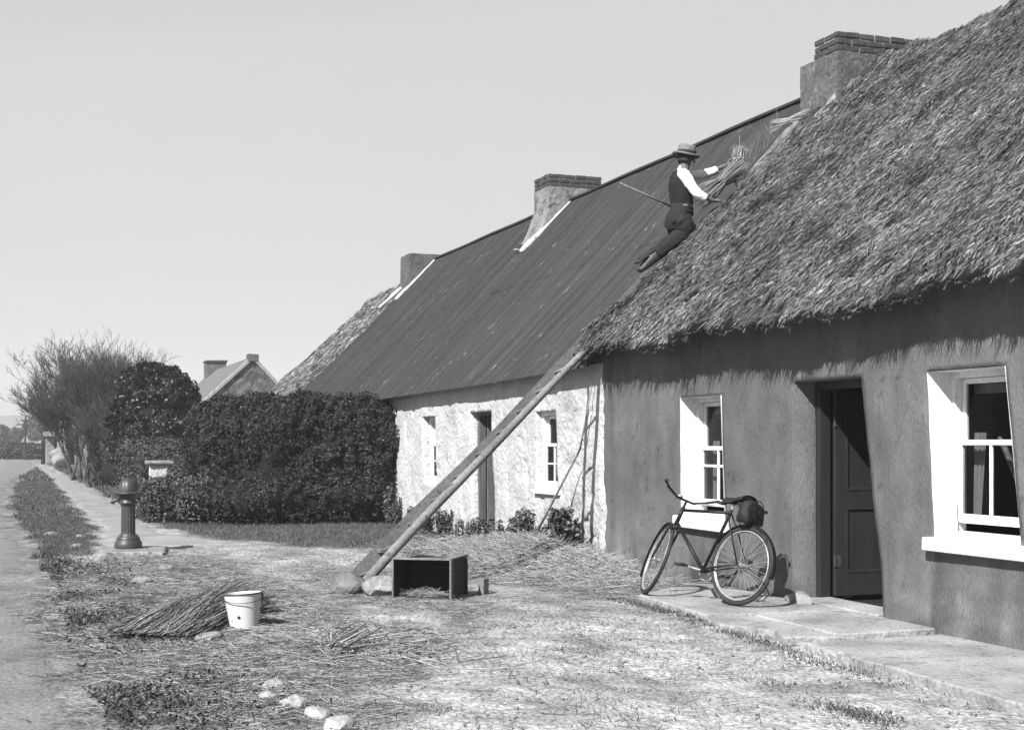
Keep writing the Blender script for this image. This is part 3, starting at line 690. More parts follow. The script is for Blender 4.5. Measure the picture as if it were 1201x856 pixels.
# ---------------- distant gabled cottage ----------------
dc = empty('gabled_cottage', (-60,5.2,0), label='distant low cottage with a pale edged stone gable above the hedge, at the lane end', cat='cottage')
ZG = 5.95; yA = 5.35
mb = MB()
mb.add([(-57.6,1.9,-.1),(-57.6,8.3,-.1),(-57.6,8.3,2.6),(-57.6,yA,ZG-.1),(-57.6,1.9,2.6)], [(0,1,2,3,4)])
mb.add([(-73,1.9,-.1),(-57.6,1.9,-.1),(-57.6,1.9,2.6),(-73,1.9,2.6)], [(0,1,2,3)])
mb.add([(-73,8.3,-.1),(-57.6,8.3,-.1),(-57.6,8.3,2.6),(-73,8.3,2.6)], [(3,2,1,0)]); mb.add([(-73,1.9,-.1),(-73,8.3,-.1),(-73,8.3,2.6),(-73,yA,ZG-.1),(-73,1.9,2.6)], [(4,3,2,1,0)])
mb.build('wall', mat('rubble_wall', .10, .95, .5, 1.3, fine=.5, fsc=4, bump=1, bsc=3, bd=.15), dc)
mb = MB(); 
def rslab(mb, x0, x1, ya, za, yb, zb, t):
    mb.add([(x0,ya,za),(x1,ya,za),(x1,yb,zb),(x0,yb,zb),(x0,ya,za+t),(x1,ya,za+t),(x1,yb,zb+t),(x0,yb,zb+t)], [(0,3,2,1),(4,5,6,7),(0,1,5,4),(1,2,6,5),(2,3,7,6),(3,0,4,7)])
rslab(mb, -73.2, -57.75, 1.6, 2.3, yA, ZG-.15, .22); rslab(mb, -73.2, -57.75, 8.6, 2.3, yA+.001, ZG-.152, .22)
rf = mb.build('roof', M_thatch_old, dc)
mb = MB(); rslab(mb, -57.78, -57.45, 1.6, 2.35, yA, ZG-.10, .26); rslab(mb, -57.78, -57.45, 8.6, 2.35, yA+.001, ZG-.102, .26); mb.build('verge_coping', M_mortar, rf, bevel=.03)
mb = MB(); mb.box(-57.9, -57.4, yA-.28, yA+.28, ZG-.2, ZG+.2).jit(.03); mb.build('apex_stone', M_chim, rf, bevel=.05)
chd = MB().box(-72.4, -71.2, 4.75, 5.95, 5.2, 6.45).jit(.03).build('chimney', M_chim, rf, bevel=.04)
MB().box(-72.5, -71.1, 4.70, 6.0, 6.452, 6.6).jit(.02).build('chimney_cap', M_brick, chd, bevel=.03)
under(dc)

# ---------------- hedges, bushes, trees ----------------
def sph(n):
    a = rng.normal(size=(n, 3)); return unit(a)
def hedge_box(name, boxes, n, size, m, label, catg, tr=(.5,1.5), lump=.10, group=None, twigs=400, ex=5.):
    """boxes: (cx,cy,hx,hy,h) rounded box volumes"""
    root = empty(name, (boxes[0][0], boxes[0][1], 0), label=label, cat=catg, group=group)
    P = []; Nn = []; tot = sum(b[4]*(b[2]+b[3])*2+4*b[2]*b[3] for b in boxes)
    core = MB()
    for (cx, cy, hx, hy, h_) in boxes:
        k = int(n*(h_*(hx+hy)*2+4*hx*hy)/tot); d = sph(k); d[:, 2] = np.abs(d[:, 2])*np.where(rng.random(k) < .75, 1, -1)
        # superellipsoid surface
        e = ex; r_ = (np.abs(d[:, 0]/hx)**e+np.abs(d[:, 1]/hy)**e+np.abs(d[:, 2]/(h_/2))**e)**(-1/e)
        p = d*r_[:, None]; nn = np.stack([np.sign(d[:, 0])*np.abs(p[:, 0]/hx)**4/hx, np.sign(d[:, 1])*np.abs(p[:, 1]/hy)**4/hy, np.sign(d[:, 2])*np.abs(p[:, 2]/(h_/2))**4/(h_/2)], 1); nn = unit(nn+1e-6)
        u = p[:, 0]+p[:, 1]*1.3+cx; v = p[:, 2]*1.2+cy
        depth = (fbm(u*2.2, v*2.2, 201)-.5)*lump*2+(fbm(u*6, v*6, 203)-.5)*lump*1.6-np.abs(rng.normal(0, .05, k))
        p = p+nn*depth[:, None]; p[:, 2] += h_/2; p[:, 0] += cx; p[:, 1] += cy
        p[:, 2] = np.maximum(p[:, 2], .02)
        P.append(p); Nn.append(nn)
        us = [k_/16 for k_ in range(17)]
        def f(u, v, hx=hx, hy=hy, h_=h_, cx=cx, cy=cy):
            a = u*2*math.pi; b = (v-.5)*math.pi; d = (math.cos(a)*math.cos(b), math.sin(a)*math.cos(b), math.sin(b))
            q = (abs(d[0]/(hx-.12))**ex+abs(d[1]/(hy-.12))**ex+abs(d[2]/(h_/2-.1))**ex)**(-1/ex)
            return (cx+d[0]*q, cy+d[1]*q, max(h_/2+d[2]*q, -.05))
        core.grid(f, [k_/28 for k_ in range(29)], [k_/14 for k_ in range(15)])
    P = np.concatenate(P); Nn = np.concatenate(Nn); k = len(P)
    v, q = leaves(P, Nn+rng.normal(0, .65, (k, 3))+np.array([0,0,.25]), rng.uniform(.6, 1.35, k)*size)
    t = rng.uniform(tr[0], tr[1], k)*np.where(rng.random(k) < .05, 2.2, 1)
    t = t*(.7+.7*fbm(P[:, 1]*1.3+P[:, 0], P[:, 2]*1.6, 207))
    core.build('shade_core', M_core, root, smooth=True)  # solid near-black core, stands in for shade deep in the foliage
    # stray twigs
    if twigs:
        ii = rng.integers(0, k, twigs); d = unit(Nn[ii]+rng.normal(0, .5, (twigs, 3))+np.array([0,0,.5]))
        v2, q2 = straws(P[ii]-d*.05, d, rng.uniform(.06, .24, twigs), np.full(twigs, .004)); v, q, tt = cat([(v, q, np.repeat(t, 4)), (v2, q2, np.full(len(v2), 2.4))])
    else: tt = np.repeat(t, 4)
    np_mesh('foliage', v, q, m, root, attr=tt)
    under(root); return root
hedge_box('tall_hedge', [(-9.95,-1.25,.74,1.6,2.30),(-10.6,-2.35,.8,1.25,2.28),(-9.75,-1.7,.7,1.75,.85),(-9.75,-.45,.62,.8,2.22)], 95000, .030, M_leaf, 'tall clipped dark hedge standing against the left end of the whitewashed wall', 'hedge', lump=.22, twigs=2600, ex=4.)
hedge_box('privet_hedge', [(-10.7,-3.05,.8,.85,.95),(-11.4,-3.45,.8,.95,.56),(-10.95,-3.95,.28,.42,.88)], 30000, .033, M_leaf, 'lower rounded hedge with pale sunlit leaves bulging toward the path', 'hedge', tr=(1.3,3.4), lump=.2, twigs=300)
hedge_box('garden_hedge', [(-19.5,-3.3,2.6,.8,1.55),(-15.8,-3.15,2.1,.8,1.3),(-13.2,-3.35,.9,.6,.9)], 26000, .04, M_leaf, 'low round topped hedge around the pale garden pillar, behind the pump', 'hedge', tr=(1.1,2.6), lump=.2, twigs=300)
hedge_box('far_lane_hedge', [(-34,-3.0,5,.9,1.6)], 9000, .07, M_leaf, 'scrubby hedge along the path under the bare tree', 'hedge', tr=(.7,1.6), lump=.3, twigs=500)

def bush(name, c, r, hz, n, size, m, label, catg, tr=(.6,1.5), group=None, lobes=14, flat=1.):
    root = empty(name, (c[0], c[1], 0), label=label, cat=catg, group=group)
    P = []; Nn = []
    for k in range(lobes):
        a = sph(1)[0]; a[2] = a[2]*.9; q = rng.uniform(.35, .75)
        cc = np.array(c)+a*np.array([r, r, hz])*q; rr = r*rng.uniform(.28, .48)
        kk = n//lobes; d = sph(kk); P.append(cc+d*rr*(1-np.abs(rng.normal(0, .16, kk)))[:, None]*np.array([1,1,.9])); Nn.append(d)
    P = np.concatenate(P); Nn = np.concatenate(Nn); k = len(P); P[:, 2] = np.maximum(P[:, 2], .05)
    v, q = leaves(P, Nn+rng.normal(0, .6, (k, 3))+np.array([0,0,.3]), rng.uniform(.6, 1.4, k)*size)
    np_mesh('crown', v, q, m, root, attr=np.repeat(rng.uniform(tr[0], tr[1], k)*np.where(rng.random(k) < .04, 2.5, 1), 4))
    core = MB(); 
    for j in range(5):
        a = 2*math.pi*j/5; core.tube([(c[0]+.1*math.cos(a), c[1]+.1*math.sin(a), 0), (c[0]+r*.3*math.cos(a), c[1]+r*.3*math.sin(a), c[2]-hz*.3), (c[0]+r*.6*math.cos(a), c[1]+r*.6*math.sin(a), c[2]+hz*.4)], [.06*r, .04*r, .01*r], 6)
    (core.build('trunk', M_bark, root) if r < 1.5 else MB().tube([(c[0],c[1],0),(c[0],c[1],c[2])], .12, 6).build('trunk', M_bark, root))
    under(root); return root
hedge_box('evergreen_bush', [(-27.4,-2.55,1.3,1.18,3.75)], 34000, .055, M_leaf_d, 'round dark glossy evergreen bush beside the bare tree', 'bush', tr=(.5,1.6), lump=.34, ex=2.6, twigs=150)

def bare_tree(name, base, h_, spread, depth, label, seed, stems=1, m=M_twig, r0=.11, lean=(0,0), density=1.0, group=None, low=.25):
    rr = random.Random(seed); root = empty(name, base, label=label, cat='tree', group=group)
    segs = []; trunk = MB()
    def grow(p, d, L_, r_, lev):
        pts = [p]; n = 3 if lev < 3 else 2; q = p
        for k in range(n):
            d = (d+Vector((rr.gauss(0, .12), rr.gauss(0, .12), rr.gauss(0, .07)+.05))).normalized(); q = q+d*(L_/n); pts.append(q)
        if lev == 0: trunk.tube(pts, [r_*(1-.12*i) for i in range(len(pts))], 8)
        else:
            for i in range(n): segs.append((pts[i], pts[i+1], r_*(1-i*.15), r_*(1-(i+1)*.15)))
        if lev >= depth: return
        kids = rr.choice((3,3,4)) if lev < 2 else rr.choice((2,3,3))
        for k in range(int(kids*density+.5)):
            t = rr.uniform(.35, 1) if lev else rr.uniform(.4, 1)
            bp = pts[min(int(t*n), n-1)].lerp(pts[min(int(t*n)+1, n)], (t*n) % 1)
            ax = Vector((rr.gauss(0, 1), rr.gauss(0, 1), rr.gauss(0, .5))).normalized(); nd = (d+ax*spread*rr.uniform(.5, 1.1)+Vector((0,0,.12))).normalized()
            grow(bp, nd, L_*rr.uniform(.62, .86), r_*.58, lev+1)
    for s_ in range(stems):
        a = rr.uniform(0, 6.28); off = .0 if stems == 1 else rr.uniform(.0, .9)
        d0 = Vector((lean[0]+rr.gauss(0, .25 if stems > 1 else .05), lean[1]+rr.gauss(0, .25 if stems > 1 else .05), 1)).normalized()
        grow(Vector(base)+Vector((off*math.cos(a)*1.2, off*math.sin(a), 0)), d0, h_*low*rr.uniform(.8, 1.2), r0*rr.uniform(.7, 1.1), 0)
    A = np.array([s[0][:] for s in segs]); B = np.array([s[1][:] for s in segs]); ra = np.array([max(s[2], .0065) for s in segs]); 
    D = B-A; Ln = np.linalg.norm(D, axis=1); v, q = straws(A, D/Ln[:, None], Ln*1.02, ra)
    np_mesh('crown', v, q, m, root); trunk.build('trunk', M_bark, root, smooth=True); under(root)
    print(name, len(segs)); return root
bare_tree('bare_tree', (-42,-3.7,0), 6.1, .70, 7, 'leafless spreading tree, the tallest, rising over the lane on the left', 5, stems=9, r0=.06, low=.29, density=1.15)
bare_tree('leafless_thicket', (-36.5,-3.2,0), 4.6, .5, 6, 'dense leafless thicket of upright twigs between the bare tree and the dark bush', 12, stems=26, r0=.03, low=.33)
bare_tree('leafless_shrub', (-33.2,-3.5,0), 2.9, .5, 5, 'lower twiggy leafless shrub at the path edge under the dark bush', 22, stems=22, r0=.022, low=.34)

# stone pillar in the garden hedge
pr = empty('garden_pillar', (-11.4,-4.0,0), label='small whitewashed stone pillar with flat cap showing through the low hedge', cat='pillar')
MB().box(-11.55, -11.22, -4.17, -3.82, -.05, 1.06).jit(.015).build('shaft', M_white, pr, bevel=.02)
MB().box(-11.62, -11.15, -4.24, -3.75, 1.062, 1.13).jit(.012).build('cap', M_stone, pr, bevel=.02)
under(pr)
lw = MB().box(-11.5, -11.25, -3.80, -3.45, -.05, .96).jit(.02).build('low_wall', M_white, None, bevel=.02); tag(lw, 'short whitewashed wall end beside the garden pillar', 'wall')

# far gateway
gw = empty('stone_gateway', (-86,-3.6,0), label='small pale stone gateway with a dark opening at the lane end', cat='gateway')
def pilr(nm, x, y, w_, h_, par):
    return MB().box(x-w_/2, x+w_/2, y-w_/2, y+w_/2, -.05, h_).jit(.04).build(nm, M_stone, par, bevel=.05)
pilr('pillar', -86.2, -4.05, .55, 1.95, gw); pilr('pillar', -84.6, -3.35, .55, 2.6, gw)
MB().box(-87.0, -84.4, -4.5, -3.4, 1.96, 2.25).jit(.03).build('lintel', M_stone, gw, bevel=.04)
MB().box(-87.0, -86.7, -4.6, -2.4, -.05, 1.6).jit(.05).build('opening_shade', M_dark, gw)  # near-black slab added as the shade in the opening
MB().box(-84.9, -84.2, -3.7, -3.0, 2.61, 2.95).jit(.05).build('capstone', M_stone, gw, bevel=.06)
under(gw)
def rock(name, loc, size, seed, m, label=None, group=None, catg='stone', rot=0, sub=3, rough=.22):
    rr = np.random.default_rng(seed)
    import bmesh
    bm = bmesh.new(); bmesh.ops.create_icosphere(bm, subdivisions=sub, radius=1)
    planes = [(unit(rr.normal(size=(1, 3)))[0], rr.uniform(.62, .9)) for _ in range(11)]
    for v in bm.verts:
        p = np.array(v.co)
        for n_, d_ in planes:
            dd_ = p @ n_
            if dd_ > d_: p = p-n_*(dd_-d_)*.92
        p = p*(1+rough*.35*(float(fbm(np.array(p[0]*3+5+seed), np.array(p[1]*3+p[2]*2), seed))-.5))
        v.co = p*np.array(size)/1
    me = bpy.data.meshes.new(name); bm.to_mesh(me); bm.free(); me.materials.append(m)
    o = bpy.data.objects.new(name, me); COL.objects.link(o); o.location = loc; o.rotation_euler = (0, 0, rot)
    return tag(o, label, catg if label else None, group)
rock('gateway_boulder', (-66,-3.95,.35), (.75,.6,.62), 5, M_stone, 'large pale boulder at the foot of the bare tree by the gateway')
rock('gateway_boulder', (-71,-3.9,.8), (.6,.6,.5), 6, M_stone, 'second pale stone lump perched behind the large boulder by the gateway')
# far cottages, pole, trees
for k, (x, y, L_, lab) in enumerate([(-303.7,-4.5,1.7,'tiny far white cottage, left of the pair near the pole'), (-303.1,-2.4,1.4,'tiny far white cottage, right of the pair near the pole')]):
    e = empty('white_cottage', (x,y,0), label=lab, cat='cottage', group='far white cottages')
    MB().box(x-2, x+2, y-L_/2, y+L_/2, 0, 1.9).build('wall', M_paint, e)
    mb = MB(); mb.add([(x-2.2,y-L_/2-.1,1.85),(x+2.2,y-L_/2-.1,1.85),(x,y-L_/2-.1,2.3),(x-2.2,y+L_/2+.1,1.85),(x+2.2,y+L_/2+.1,1.85),(x,y+L_/2+.1,2.3)], [(0,1,2),(5,4,3),(0,3,4,1),(1,4,5,2),(2,5,3,0)])
    mb.build('roof', M_thatch_old, e)
    MB().box(x+2.01, x+2.06, y-.2, y+.2, 0.1, 1.5).build('door', M_door, e)
    under(e)
tp = empty('telegraph_pole', (-112.5,-5.45,0), label='thin dark pole by the far white cottages', cat='pole')
MB().tube([(-112.5,-5.45,0),(-112.5,-5.42,3.8)], [.10,.07], 8).build('post', M_wood_d, tp); MB().box(-112.58, -112.42, -5.85, -5.0, 3.4, 3.5).build('crossarm', M_wood_d, tp); under(tp)
hedge_box('field_hedge', [(-118,-5.5,1.2,4.0,1.25)], 9000, .12, M_far, 'far hedge across the lane bend below the white cottages', 'hedge', lump=.4, twigs=200)
for k, (x, y, r_, z, lab) in enumerate([(-198,-7.2,2.4,2.4,'farthest left round tree on the skyline beyond the road'), (-197,-2.2,3.2,3.2,'broad round tree on the skyline behind the telegraph pole'), (-122,-2.5,1.9,3.0,'smaller rounded tree behind the stone gateway'), (-150,-17.5,3.4,3.2,'dark rounded tree at the far left road edge')][:3]):
    bush('round_tree', (x,y,z), r_, z*.8, 5000, .30, M_far, lab, 'tree', group='far round trees', lobes=16)

# ---------------- grass ----------------
def scatter(n, x0, x1, y0, y1, which, thr=.35):
    x = rng.uniform(x0, x1, n); y = rng.uniform(y0, y1, n); g_, l_ = zones(x, y); k = (g_ if which == 'g' else l_) > rng.uniform(thr, 1, n)
    ok = (y < -.1) & k; return x[ok], y[ok]
parts = []
for (n, a, b, c, d, hh, ww) in ((60000,-13,-2.5,-6.7,-.1,.05,.004), (34000,-13,-3,-6.8,-5.2,.035,.004), (22000,-40,-13,-6.9,-5.0,.045,.008), (16000,-40,-12,-4.4,-1.5,.12,.010), (12000,-85,-40,-6.9,-3.5,.12,.02)):
    x, y = scatter(n, a, b, c, d, 'g'); k = len(x); z = H(x, y)
    dirs = unit(np.stack([rng.normal(0,.5,k), rng.normal(0,.5,k), np.full(k, 1.)], 1))
    v, q = blades(np.stack([x, y, z], 1), dirs, rng.uniform(.4, 1.5, k)*hh, rng.uniform(.6, 1.3, k)*ww, rng.normal(0, .6, (k, 3)))
    parts.append((v, q, np.repeat(rng.uniform(.5, 1.8, k), 6)))
# weeds along the kerb and yard tufts
for (cx, cy, sx, sy, n) in ((4.2,-1.30,1.0,.06,1500), (6.2,-1.42,.9,.06,900), (8.4,-2.2,.22,.07,500), (7.5,-2.2,.2,.06,200), (6.1,-2.6,.5,.3,200), (6.9,-5.3,.8,.25,1600), (4.6,-2.0,.8,.3,160), (5.2,-.07,2.5,.03,160), (7.9,-3.4,.5,.25,260), (6.6,-3.6,.9,.4,240), (8.3,-4.6,.4,.3,240), (5.4,-2.9,1.2,.4,240)):
    x = rng.normal(cx, sx, n); y = rng.normal(cy, sy, n); z = H(x, y); k = n
    v, q = blades(np.stack([x, y, z], 1), unit(np.stack([rng.normal(0,.7,k), rng.normal(0,.7,k), np.full(k, 1.)], 1)), rng.uniform(.3, 1.3, k)*.04, np.full(k, .003), rng.normal(0, .7, (k, 3)))
    parts.append((v, q, np.repeat(rng.uniform(.4, 1.3, k), 6)))
V, Q, T = cat(parts); tag(np_mesh('grass', V, Q, M_grass, attr=T), 'short grass of the verges and the patch before the hedge', 'grass', kind='stuff')
n = 26000; x = rng.uniform(-4.5, 8.6, n); y = road_edge(x)+np.abs(rng.normal(0, .38, n))+.02; m_ = (fbm(x*1.6, y*2.2, 301) > .50+.25*rng.random(n)-.1); x = x[m_]; y = y[m_]; n = len(x)
v, q = leaves(np.stack([x, y, H(x, y)+rng.uniform(.005, .06, n)], 1), rng.normal(0, .6, (n, 3))+np.array([0,0,.8]), rng.uniform(.006, .022, n))
tag(np_mesh('weeds', v, q, M_plant, attr=np.repeat(rng.uniform(.4, 1.8, n), 4)), 'low dark weeds between the road and the strewn yard', 'weeds', kind='stuff')

# ---------------- straw litter ----------------
def heapz(x, y): return np.exp(-(((x+.9)/1.7)**2+((y+.55)/.55)**2))*.24+np.exp(-(((x-3.2)/.7)**2+((y+4.95)/.3)**2))*.06
parts = []
def litter(x, y, lo, hi, w0, zj=.02, tilt=.12, t0=.55, t1=1.5):
    k = len(x); a = rng.uniform(0, 2*math.pi, k); z = H(x, y)+heapz(x, y)+rng.uniform(.004, zj, k)
    D = unit(np.stack([np.cos(a), np.sin(a), rng.normal(0, tilt, k)], 1)); L_ = rng.uniform(lo, hi, k)
    v, q = straws(np.stack([x, y, z], 1)-D*(L_/2)[:, None], D, L_, rng.uniform(.5, 1.2, k)*w0)
    parts.append((v, q, np.repeat(rng.uniform(t0, t1, k), 6)))
x, y = scatter(95000, -3.5, 9, -6.6, -.1, 'l', .15); litter(x, y, .04, .24, .0026, t0=.25, t1=1.35)
# heap below the whitewashed wall
n = 9000; x = rng.normal(-.7, 1.5, n); y = -.55+rng.normal(0, .5, n); ok = (y < -.06) & (x < 2.6); litter(x[ok], y[ok], .12, .55, .0034, .09, .25)
# thin scatter over the yard, long reeds
n = 5200; litter(rng.uniform(-4, 9.5, n), rng.uniform(-6.3, -.4, n), .03, .16, .0022, .012, .05, .1, 1.0)
n = 700; litter(rng.uniform(-2, 8, n), -6.2-np.abs(rng.normal(0, .5, n)), .03, .16, .0022, .03, .05, .2, 1.3)
n = 90; litter(rng.uniform(-1, 7.5, n), rng.uniform(-6, -1.6, n), .3, .8, .0035, .02, .03, .3, 1.4)
# flattened pale pile right of the bundle
n = 1400; x = rng.normal(5.2, .45, n); y = rng.normal(-4.25, .28, n); litter(x, y, .12, .5, .0042, .05, .12, .4, 1.25)
V, Q, T = cat(parts); tag(np_mesh('straw_litter', V, Q, M_straw, attr=T), 'loose straw and reed scraps strewn over the yard', 'straw', kind='stuff')

# reed bundle beside the bucket
n = 2600
t = rng.uniform(-1, 1, n); r_ = np.sqrt(rng.uniform(0, 1, n)); a = rng.uniform(0, math.pi, n)
tail = np.array([4.45,-5.68,.03]); head = np.array([2.9,-4.62,.06]); ax = head-tail; Lb = np.linalg.norm(ax); ax = ax/Lb; side = np.array([-ax[1], ax[0], 0]); side /= np.linalg.norm(side)
s0 = rng.uniform(-.03, .5, n); ln = rng.uniform(.55, 1.15, n)
fan = (1-s0)*.30
start = tail[None]+ax[None]*(s0*Lb)[:, None]+side[None]*(r_*np.cos(a)*(.33-.1*s0)+rng.normal(0,.05,n))[:, None]+np.array([0,0,1])[None]*(r_*np.sin(a)*(.03+.16*s0))[:, None]
endp = tail[None]+ax[None]*(np.minimum(s0*Lb+ln, Lb+.15))[:, None]+side[None]*(r_*np.cos(a)*.24)[:, None]+np.array([0,0,1])[None]*(.0+r_*np.sin(a)*.155)[:, None]+rng.normal(0, .055, (n, 3))
start[:, 2] += .02; endp[:, 2] = np.maximum(endp[:, 2], .02)
D = endp-start; L_ = np.linalg.norm(D, axis=1); v, q = straws(start, D/L_[:, None], L_, rng.uniform(.002, .0042, n))
rb = np_mesh('reed_bundle', v, q, M_straw, attr=np.repeat(np.where(rng.random(n) < .3, rng.uniform(.15, .35, n), rng.uniform(.35, 1.6, n)), 6)); tag(rb, 'loose fanned bundle of long reeds lying against the white bucket', 'reeds')
# pale flat reeds stack to the right of it
n = 60; B = np.stack([rng.normal(5.55, .14, n), rng.normal(-4.5, .05, n), rng.uniform(.02, .09, n)], 1); a = rng.normal(2.45, .22, n)
D = unit(np.stack([np.cos(a), np.sin(a), rng.normal(.08, .08, n)], 1)); v, q = straws(B, D, rng.uniform(.25, .6, n), rng.uniform(.004, .009, n))
tag(np_mesh('reed_sheaf', v, q, M_straw, attr=np.repeat(rng.uniform(.5, 1.5, n), 6)), 'small pale handful of flat reeds lying in front of the bucket', 'reeds')

# ---------------- loose stones ----------------
M_pale = mat('pale_stone', .33, .9, .25, 5, fine=.25, fsc=30, bump=.9, bsc=14, bd=.03, spots=[(9, .64, .5)])
KS = [(7.98,-5.02,.05,.11,'broad pale stone nearest the camera at the bottom edge'), (4.6,-5.2,.05,.10,'stone half under the reeds just below the bucket'), (6.72,-5.12,.04,.085,'flat pale stone, farthest of the row at the bottom edge'), (7.05,-5.2,.04,.06,'small stone between the larger ones near the bottom edge'),
      (7.3,-5.1,.05,.10,'largest pale stone in the row near the bottom edge'), (7.66,-5.06,.05,.085,'pale stone lowest in the row at the bottom edge'),
      (-2.9,-5.5,.08,.14,'angular stone in the straw just left of the pump'), (-4.9,-5.75,.06,.12,'grey stone on the verge left behind the pump'), (-7.5,-6.0,.07,.13,'stone on the grass verge farther up the lane from the pump'),
      (-1.2,-4.9,.06,.11,'pale stone in the straw between the pump and the bucket'), (-6.8,-5.6,.06,.12,'pale stone at the path edge beyond the pump'), (.1,-5.3,.05,.10,'pale stone half buried in straw left of the bucket')]
for k, (x, y, z, s_, lab) in enumerate(KS):
    rock('loose_stone', (x,y,z*.25), (s_*1.25, s_*.85, s_*.6), 40+k, M_pale if x > 6 else M_stone, lab, 'loose stones along the verge and yard', rot=k*1.3, sub=3)
n = 4500; px = rng.uniform(-4, 9.6, n); py = rng.uniform(-6.1, -1.45, n); vs = []; fs = []
cube = np.array([[-1,-1,-.6],[1,-1,-.6],[1,1,-.6],[-1,1,-.6],[-.6,-.6,.7],[.7,-.5,.6],[.6,.6,.7],[-.7,.5,.5]])
cf = np.array([[0,3,2,1],[4,5,6,7],[0,1,5,4],[1,2,6,5],[2,3,7,6],[3,0,4,7]])
sz = rng.uniform(.003, .011, n)*np.where(rng.random(n) < .06, 1.9, 1)
V = (cube[None]*sz[:, None, None]*rng.uniform(.7, 1.3, (n, 8, 3)))+np.stack([px, py, H(px, py)+sz*.3], 1)[:, None, :]
tag(np_mesh('gravel', V.reshape(-1, 3), ((np.arange(n)*8)[:, None, None]+cf[None]).reshape(-1, 4), M_stone), 'small pebbles on the bare yard', 'gravel', kind='stuff')
ds = rock('door_stone', (4.38,-.07,.08), (.20,.08,.08), 71, M_stone, 'rough stone at the foot of the door jamb on the pavement', rot=.1)

# ladder foot boulders
rock('boulder', (1.80,-3.52,.08), (.22,.17,.125), 61, mat('grey_stone', .13, .9, .25, 3.5, fine=.25, fsc=22, bump=.8, bsc=12, bd=.03), 'smooth grey boulder, left of the two wedging the ladder foot', 'boulders at the ladder foot', rot=.6)
rock('boulder', (2.12,-3.24,.07), (.25,.18,.12), 67, M_stone, 'pale angular boulder between the ladder foot and the crate', 'boulders at the ladder foot', rot=.9)

# ---------------- ladders ----------------
def pole_pts(a, b, n=14, wob=.012, sg=1):
    a = Vector(a); b = Vector(b); P = []
    for k in range(n+1):
        t = k/n; p = a.lerp(b, t); P.append(p+Vector((wob*math.sin(t*7+sg), wob*math.cos(t*5+sg), wob*math.sin(t*9))))
    return P
def ladder(root, A0, A1, off, nr, ra, m, first=.05, last=.98):
    A0, A1, off = Vector(A0), Vector(A1), Vector(off)
    pa = pole_pts(A0, A1, sg=1); pb = pole_pts(A0+off, A1+off, sg=3)
    MB().tube(pa, [ra*(1.08-.25*i/14) for i in range(15)], 10).build('rail', m, root, smooth=True)
    d = (A1-A0).normalized(); u = off.normalized(); wv = d.cross(u)
    # the rear rail is a split pole: flat face inward
    mb = MB(); n = 10
    for i, p in enumerate(pb):
        r_ = ra*(1.08-.25*i/14)
        for k in range(n):
            a = math.pi*k/(n-1); mb.v.append(tuple(p+u*(math.sin(a)*r_*.8)+wv*(math.cos(a)*r_*1.75)))
    for i in range(14):
        for k in range(n): mb.f.append((i*n+k, i*n+(k+1) % n, (i+1)*n+(k+1) % n, (i+1)*n+k))
    mb.f.append(tuple(range(n))); mb.f.append(tuple(14*n+k for k in range(n))[::-1])
    mb.build('rail', m, root)
    for k in range(nr):
        t = first+(last-first)*k/(nr-1); c = A0.lerp(A1, t)
        MB().tube([c-u*.03, c+off*.5+wv*.003, c+off+u*.05], .017, 8).build('rung', M_wood, root, smooth=True)
lad = empty('ladder', (1.7,-3.4,0), label='long rough pole ladder leaning from the yard up to the eaves', cat='ladder')
ladder(lad, (1.74,-3.36,.07), (.02,-.17,2.63), (-.25,-.085,-.068), 11, .047, M_wood)
MB().box(-.06,.20,-.035,.035,-.018,.018, Matrix.Translation((1.28,-3.05,.36)) @ Matrix.Rotation(R(195), 4, 'Z')).build('foot_cleat', M_wood, lad, bevel=.004)
under(lad)
rl = empty('roof_ladder', (-.3,0,2.6), label='roof ladder lying up the tin beside the thatch edge under the man', cat='ladder')
ladder(rl, (-.16,-.24,2.47), (-.18,1.05,3.80), (-.30,0,.04), 5, .03, M_wood, .03, .97)
under(rl)
# leaning stick at the party wall
sk_ = MB().tube([(-1.45,-.42,.1),(-.92,-.26,.78),(-.45,-.12,1.38),(-.2,-.07,2.15)], [.017,.015,.012,.008], 7).build('leaning_stick', M_wood, smooth=True); tag(sk_, 'thin pale pole leaning in the weeds against the whitewashed wall', 'stick')

# ---------------- crate ----------------
cr = empty('wooden_crate', (2.42,-3.2,0), label='open dark wooden crate, shade inside painted near-black, on its side in the yard right of the ladder foot', cat='crate')
Mx = Matrix.Translation((2.44,-3.24,.0)) @ Matrix.Rotation(math.atan2(.46,.31), 4, 'Z')
CW, CD, CH, T_ = .57, .52, .385, .014
def cb(*a): return MB().box(*a)
def planks(nm, fn, k, m=M_wood_d):  # default boards near-black: shade inside the crate put into the wood colour
    mb = MB()
    for j in range(k): fn(mb, j)
    return mb.jit(.0015).xf(Mx).build(nm, m, cr, bevel=.002)
planks('top_board', lambda mb, j: mb.box(0, CW, j*CD/3+.002, (j+1)*CD/3-.002, CH-T_, CH), 3, M_wood)
planks('bottom_board', lambda mb, j: mb.box(0, CW, j*CD/3+.002, (j+1)*CD/3-.002, .01, .01+T_), 3)
for xx in (0, CW-T_): planks('side_board', lambda mb, j: mb.box(xx, xx+T_, j*CD/4+.002, (j+1)*CD/4-.002, .01+T_, CH-T_), 4)
planks('back_board', lambda mb, j: mb.box(T_, CW-T_, CD-T_, CD, .01+T_+j*.118, .01+T_+j*.118+.1178), 3)
for a_, b_2 in ((.01, .045), (CD-.05, CD-.01)): MB().box(CW+.001, CW+.018, a_, b_2, .01, CH).xf(Mx).build('corner_batten', M_wood_d, cr, bevel=.002)
